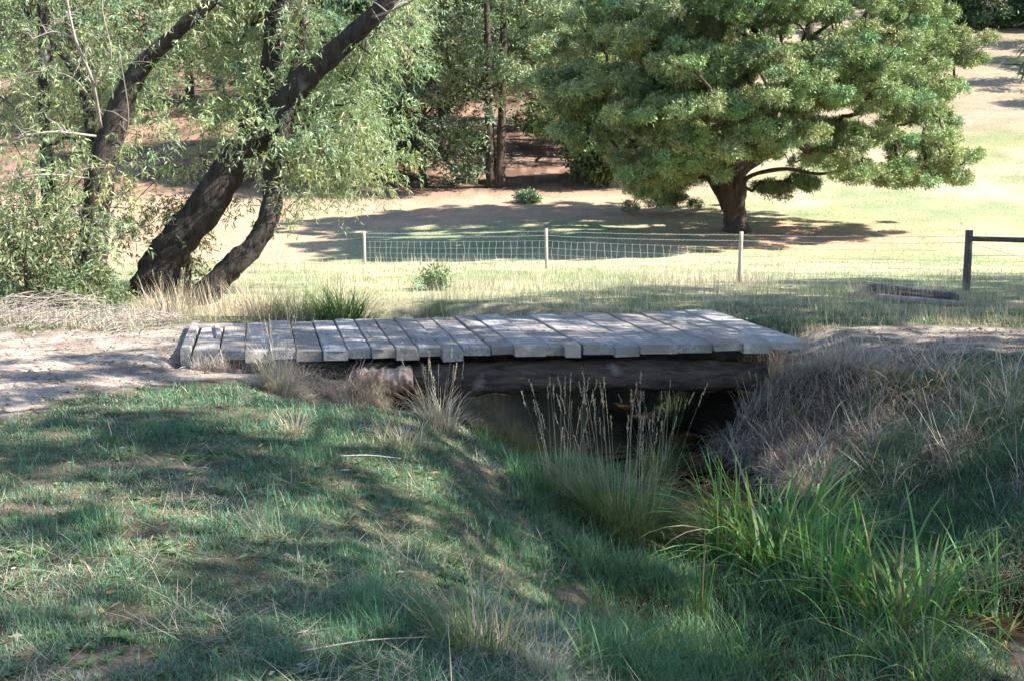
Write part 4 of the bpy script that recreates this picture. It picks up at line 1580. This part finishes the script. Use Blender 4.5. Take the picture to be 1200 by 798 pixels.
# twigs, bark and stones on the dirt track
x = np.concatenate([rng.uniform(-8, -3.4, 1500), rng.uniform(3.4, 9, 700)])
y = np.concatenate([rng.uniform(8, 15.5, 1500), rng.uniform(12.8, 15.2, 700)])
k = road_mask(x, y) > .3
x, y = x[k], y[k]
m = len(x)
th = rng.uniform(0, 6.283, m)
add_leaves(g, np.stack([x, y, height(x, y) + .006], 1), np.stack([np.cos(th), np.sin(th), rng.uniform(0, .25, m)], 1), rng.uniform(.03, .14, m), rng.uniform(.006, .02, m), pal[rng.integers(0, 5, m)], .05)
o = g.build('leaf_litter', M_dry)
tag(o, 'scattered fallen leaves and bark scraps on turf, track and planks', 'leaves', kind='stuff')

# clods and small stones on the track
g = Geo()
x = np.concatenate([rng.uniform(-8, -3.2, 1500), rng.uniform(3.4, 9, 500)])
y = np.concatenate([rng.uniform(7.5, 15.6, 1500), rng.uniform(12.8, 15.2, 500)])
k = (road_mask(x, y) > .25) & ~bridge_area(x, y)
x, y = x[k], y[k]
m = len(x)
r = .006 + rng.gamma(1.3, .007, m)
oct_ = np.array([(1, 0, 0), (-1, 0, 0), (0, 1, 0), (0, -1, 0), (0, 0, .75), (0, 0, -.6)])
V = oct_[None] * r[:, None, None] * rng.uniform(.6, 1.3, (m, 6, 1)) + np.stack([x, y, height(x, y) + r * .2], 1)[:, None]
T = np.array([(0, 2, 4), (2, 1, 4), (1, 3, 4), (3, 0, 4), (2, 0, 5), (1, 2, 5), (3, 1, 5), (0, 3, 5)])
cc = np.array([(.28, .23, .19), (.20, .16, .13), (.33, .28, .24), (.15, .115, .09)])[rng.integers(0, 4, m)]
g.add(V.reshape(-1, 3), None, ((np.arange(m) * 6)[:, None, None] + T).reshape(-1, 3), np.repeat(cc, 6, 0))
o = g.build('track_rubble', M_dry, smooth=False)
tag(o, 'small clods and stones scattered over the dirt track', 'stones', kind='stuff')

# flat broad-leaved weeds in the turf
g = Geo()
x, y = scatter(1500, 3, 13, R(36))
k = (creek_d(x, y)[0] > 1.2) & (road_mask(x, y) < .4) & (fbm(x * 1.2, y * 1.2, 93) > .47) & ~bridge_area(x, y)
x, y = x[k], y[k]
m = len(x)
ti = np.repeat(np.arange(m), 9)
th = rng.uniform(0, 6.283, len(ti))
D_ = np.stack([np.cos(th), np.sin(th), rng.uniform(.15, .9, len(ti))], 1)
sz_ = rng.uniform(.03, .075, m)[ti]
add_leaves(g, np.stack([x, y, height(x, y) + .01], 1)[ti], D_, sz_, sz_ * .38, jitter_col(len(ti), (.12, .19, .08), .2), .3, np.tile(np.array([[0, 0, 1.]]), (len(ti), 1)))
o = g.build('lawn_weeds', M_grass)
tag(o, 'flat broad-leaved weeds growing in the turf', 'weeds', kind='stuff')

# ------------------------------------------------------------------ tussocks, sedges


def tussock(px, py, zg, n, h, w, cols, label, seed_n=0, seed_h=(.6, 1.0), spread=.14, name='grass_tussock', lean=(.05, .8), curl=(.2, 1.5), stalkcol=(.42, .36, .26), mat=None, group=None, segs=6, cat='grass tussock', Y=None):
    p = ghit(px, py) if Y is None else atY(px, py, Y)
    x0, y0 = p[0], p[1]
    z0 = gz(x0, y0)
    g = Geo()
    a = rng.uniform(0, 6.283, n)
    q = rng.uniform(0, 1, n) ** .6 * spread
    x = x0 + np.cos(a) * q
    y = y0 + np.sin(a) * q
    z = height(x, y) - .02
    az = a + rng.normal(size=n) * .7
    c = np.asarray(cols)[rng.integers(0, len(cols), n)]
    c = c * (1 + rng.normal(size=(n, 1)) * .18) * (1 + rng.normal(size=(n, 3)) * np.array([.12, .04, .1]))
    add_blades(g, np.stack([x, y, z], 1), rng.uniform(h[0], h[1], n), w * rng.uniform(.7, 1.3, n), az, rng.uniform(lean[0], lean[1], n) * (.35 + .65 * q / spread), rng.uniform(*curl, n), np.clip(c, .01, .7), segs, tipcol=np.clip(c * np.array([1.5, 1.25, 1.1]), .01, .7))
    root = empty(name, (x0, y0, z0))
    tag(root, label, cat, group)
    g.build('leaf_blades', mat or M_grass, root, loc=(x0, y0, z0))
    if seed_n:
        g = Geo()
        a = rng.uniform(0, 6.283, seed_n)
        q = rng.uniform(0, 1, seed_n) ** .6 * spread
        P = np.stack([x0 + np.cos(a) * q, y0 + np.sin(a) * q, np.full(seed_n, z0 - .02)], 1)
        c = np.asarray(stalkcol) * rng.uniform(.75, 1.2, (seed_n, 1))
        tips = add_blades(g, P, rng.uniform(*seed_h, seed_n), .0042, a + rng.normal(size=seed_n) * .6, rng.uniform(.0, .28, seed_n), rng.uniform(0, .3, seed_n), c, 5)
        # seed heads: narrow spindles of short bristles
        ti = np.repeat(np.arange(seed_n), 26)
        t = np.tile(np.linspace(0, 1, 26), seed_n)
        D = (tips - P) / np.linalg.norm(tips - P, axis=1, keepdims=True)
        B = tips[ti] - D[ti] * (t * rng.uniform(.08, .15, seed_n)[ti])[:, None]
        add_leaves(g, B, D[ti] * .9 + rng.normal(size=(len(ti), 3)) * .3, .022, .006, np.clip(np.asarray(stalkcol) * .85 * rng.uniform(.8, 1.2, (len(ti), 1)), 0, .8), 0)
        g.build('seed_stalks', M_dry, root, loc=(x0, y0, z0))
    return root


GT = [(.08, .16, .055), (.11, .19, .07), (.16, .21, .09)]
DR = [(.40, .34, .24), (.32, .27, .2), (.45, .40, .3)]
tussock(730, 632, -.75, 3000, (.3, .8), .0055, GT + [(.3, .27, .16)], 'big green tussock with tall pale seed stalks in the middle of the bank', 46, (.9, 1.5), .32, lean=(.05, .95), curl=(.2, 1.5))
tussock(660, 590, -.65, 700, (.2, .5), .0045, GT + DR[:1], 'smaller half-dry tussock left of the big seeding tussock', 26, (.7, 1.2), .18)
tussock(770, 560, -.9, 420, (.3, .6), .005, GT, 'dark green tussock behind the big one at the water edge', 14, (.7, 1.1), .16)
tussock(600, 530, -.6, 320, (.15, .4), .004, GT + DR, 'sparse tussock with a few straw stalks left of the brown pool', 20, (.6, 1.05), .16)
tussock(515, 500, -.55, 320, (.2, .5), .0042, DR, 'straw-coloured dry tussock beside the brown pool', 14, (.5, .75), .16, mat=M_dry, name='dry_tussock')
tussock(470, 520, -.4, 260, (.12, .3), .004, DR + GT[:1], 'low dry tussock on the lit turf left of the pool', 0, spread=.2, mat=M_dry, name='dry_tussock')
tussock(327, 458, -.3, 420, (.25, .62), .0042, DR, 'tall grey dry tussock in front of the left planks', 22, (.5, .85), .16, mat=M_dry, name='dry_tussock')
tussock(430, 470, -.42, 200, (.12, .3), .004, DR, 'small dry tussock beside the crumbling log end', 0, (.3, .5), .12, mat=M_dry, name='dry_tussock')
tussock(560, 760, -.35, 500, (.12, .34), .0038, GT + DR[:2], 'loose half-dry tussock at the bottom middle of the bank', 12, (.35, .6), .2)
tussock(640, 798, -.5, 130, (.15, .42), .0035, DR, 'grey dry tussock at the bottom edge', 0, (.3, .5), .1, mat=M_dry, name='dry_tussock')
tussock(345, 510, -.15, 120, (.1, .3), .004, DR, 'tiny straw tussock on the sunlit turf', 0, (.3, .5), .07, mat=M_dry, name='dry_tussock')
tussock(400, 372, 0, 900, (.45, .95), .009, GT, 'bright green tussock behind the far left edge of the planks', 0, spread=.4, Y=16.7)
tussock(468, 378, 0, 600, (.3, .65), .009, GT + [(.07, .09, .04)], 'dark rounded tussock behind the middle of the far plank edge', 0, spread=.3, Y=16.5)
tussock(350, 372, 0, 600, (.4, .8), .009, GT, 'green tussock among the dry stalks behind the planks', 0, spread=.35, Y=16.9)
tussock(195, 370, 0, 260, (.4, .8), .009, DR, 'dry reedy tussock under the leaning willow trunk', 10, (.6, .9), .3, mat=M_dry, name='dry_tussock', Y=17.3)
tussock(315, 372, 0, 420, (.4, .8), .008, DR, 'wide dry tussock at the far left corner of the bridge', 14, (.6, .9), .45, mat=M_dry, name='dry_tussock', Y=16.9)
tussock(790, 500, -1.0, 300, (.3, .7), .006, GT, 'green tussock in the shade below the bridge', 10, (.6, .95), .16)
tussock(985, 430, -.2, 360, (.2, .5), .005, DR, 'grey dry tussock at the right end of the planks', 12, (.4, .6), .25, mat=M_dry, name='dry_tussock')
tussock(900, 455, -.45, 500, (.3, .65), .005, DR, 'drooping dry tussock hanging over the right bank', 10, (.4, .7), .3, mat=M_dry, name='dry_tussock')

for (px_, Y_, n_, lab_) in ((958, 12.25, 420, 'shaggy grey tussock covering the right end of the planks'), (915, 12.0, 360, 'grey tussock just below the right plank ends'), (1000, 12.6, 300, 'low grey tussock where the planks meet the right track')):
    tussock(px_, 400, 0, n_, (.1, .3), .005, DR + DEAD[:2], lab_, 18, (.3, .5), .26, mat=M_dry, name='dry_tussock', lean=(.1, 1.2), curl=(.2, 1.8), Y=Y_)

SG = [(.09, .20, .06), (.11, .22, .065), (.12, .23, .07), (.17, .29, .09), (.15, .28, .08), (.12, .25, .07), (.14, .27, .075), (.30, .27, .15)]


def sedge(px, py, zg, n, h, label, spread=.13, w=.014, lean=(.15, 1.05), curl=(.2, 1.6)):
    return tussock(px, py, zg, n, h, w, SG, label, 0, spread=spread, name='sedge_clump', lean=lean, curl=curl, segs=8, group='sedge clumps in the creek', cat='sedge')


sedge(905, 660, -1.0, 230, (.6, 1.2), 'largest arching sedge clump with broad blades in the creek', .42, .025, (.1, 1.2), (.2, 1.9))
sedge(845, 655, -1.05, 34, (.6, 1.05), 'narrow upright sedge clump left of the largest one', .12, lean=(.02, .3), curl=(.0, .6))
sedge(972, 712, -1.05, 70, (.45, .85), 'upright sedge clump in front of the largest one', .22, .016, (.0, .25), (0, .5))
sedge(1065, 728, -1.1, 105, (.6, 1.15), 'wide splayed sedge clump nearest the brown water at right', .3, .022, (.15, 1.1), (.2, 1.7))
sedge(1000, 760, -1.05, 24, (.3, .55), 'short sedge clump below the upright one', .12, .012)
sedge(1165, 775, -1.05, 75, (.5, 1.0), 'arching sedge clump at the bottom right edge', .2, .015)
sedge(1090, 795, -1.05, 40, (.35, .7), 'sedge clump at the bottom edge below the splayed one', .2, .013)
sedge(930, 700, -1.05, 30, (.4, .8), 'loose sedge blades between the largest and the upright clump', .2, .015)
sedge(790, 690, -.95, 60, (.2, .42), 'small bright sedge tuft at the foot of the near bank', .13, .008)
sedge(770, 770, -.8, 70, (.15, .34), 'low bright tuft at the bottom edge of the bank', .14, .007)
sedge(880, 780, -.95, 60, (.2, .4), 'low green tuft at the bottom edge beside the creek', .15, .008)
sedge(1140, 715, -1.0, 34, (.5, 1.0), 'sparse sedge clump behind the splayed one at right', .12, .014)
sedge(820, 720, -1.0, 12, (.4, .7), 'few thin upright blades left of the big sedge clump', .06, .012, (0, .15), (0, .3))

# ------------------------------------------------------------------ brush pile, sticks
gb = Geo()
pc = atZ(40, 382, 0)
for k in range(420):
    c = np.array([pc[0] + np.clip(rng.normal(), -1.6, 1.6) * 1.0, pc[1] + .6 + np.clip(rng.normal(), -1.6, 1.6) * .5, 0])
    hgt = max(0, .5 * math.exp(-((c[0] - pc[0]) / 1.2) ** 2 - ((c[1] - pc[1] - .6) / .7) ** 2))
    c[2] = gz(c[0], c[1]) + rng.uniform(0, 1) * hgt + .02
    th = rng.uniform(0, 6.283)
    d = np.array([math.cos(th), math.sin(th), rng.normal() * .22])
    L = rng.uniform(.25, .9)
    mid = c + np.array([0, 0, rng.uniform(-.02, .08)])
    add_tube(gb, [c - d * L / 2, mid, c + d * L / 2], [.002, rng.uniform(.003, .007), .002], 5, 0, cap=False)
o = gb.build('brush_pile', M_twig, None, loc=tuple(pc))
tag(o, 'heap of dry grey twigs beside the track at the left edge', 'brush pile')

for (pa, pb, r_, lab) in (((352, 786, -.12), (505, 768, -.2), .004, 'long pale straw stem lying across the turf at the bottom'),
                          ((395, 541, -.12), (470, 531, -.12), .005, 'short pale stick lying on the turf left of the pool')):
    p0, p1 = atZ(*pa), atZ(*pb)
    p0[2], p1[2] = gz(p0[0], p0[1]) + .035, gz(p1[0], p1[1]) + .045
    g = Geo()
    add_tube(g, smooth_path([p0, (p0 + p1) / 2 + np.array([0, 0, .015]), p1], 10), np.linspace(r_, r_ * .6, 10), 5, 0)
    tag(g.build('dry_stick', M_post, None, loc=tuple(p0)), lab, 'stick')

# ------------------------------------------------------------------ sky, sun, camera
w = bpy.data.worlds.new('World')
scn.world = w
w.use_nodes = True
nt = w.node_tree
bg = nt.nodes['Background']
sky = nt.nodes.new('ShaderNodeTexSky')
sky.sky_type = 'NISHITA'
sky.sun_disc = False
el = math.asin(SUN[2])
sky.sun_elevation = el
sky.sun_rotation = math.atan2(SUN[0], SUN[1])
sky.air_density = 1.0
sky.dust_density = .4
sky.ozone_density = 2.2
nt.links.new(sky.outputs[0], bg.inputs['Color'])
bg.inputs['Strength'].default_value = .105
sl = bpy.data.lights.new('sun', 'SUN')
sl.energy = 5.0
sl.angle = R(.53)
sl.color = (1, .965, .91)
so = bpy.data.objects.new('sun', sl)
COL.objects.link(so)
so.rotation_euler = Vector(SUN).to_track_quat('Z', 'Y').to_euler()
so.location = (20, -10, 30)

cam = bpy.data.cameras.new('camera')
co = bpy.data.objects.new('camera', cam)
COL.objects.link(co)
co.location = CAM
co.rotation_euler = (math.pi / 2 - PITCH, 0, 0)
cam.sensor_width = 36
cam.lens = 36 * F / 1200
cam.clip_start = .05
cam.clip_end = 2000
scn.camera = co

scn.view_settings.view_transform = 'Standard'
scn.view_settings.look = 'None'
scn.view_settings.gamma = 1
scn.view_settings.exposure = 2.05
scn.cycles.max_bounces = 6
scn.cycles.diffuse_bounces = 3
scn.cycles.glossy_bounces = 2
scn.cycles.transmission_bounces = 3
scn.cycles.caustics_reflective = False
scn.cycles.caustics_refractive = False
scn.cycles.use_denoising = True
scn.cycles.denoising_prefilter = 'ACCURATE'
scn.cycles.denoising_input_passes = 'RGB_ALBEDO_NORMAL'
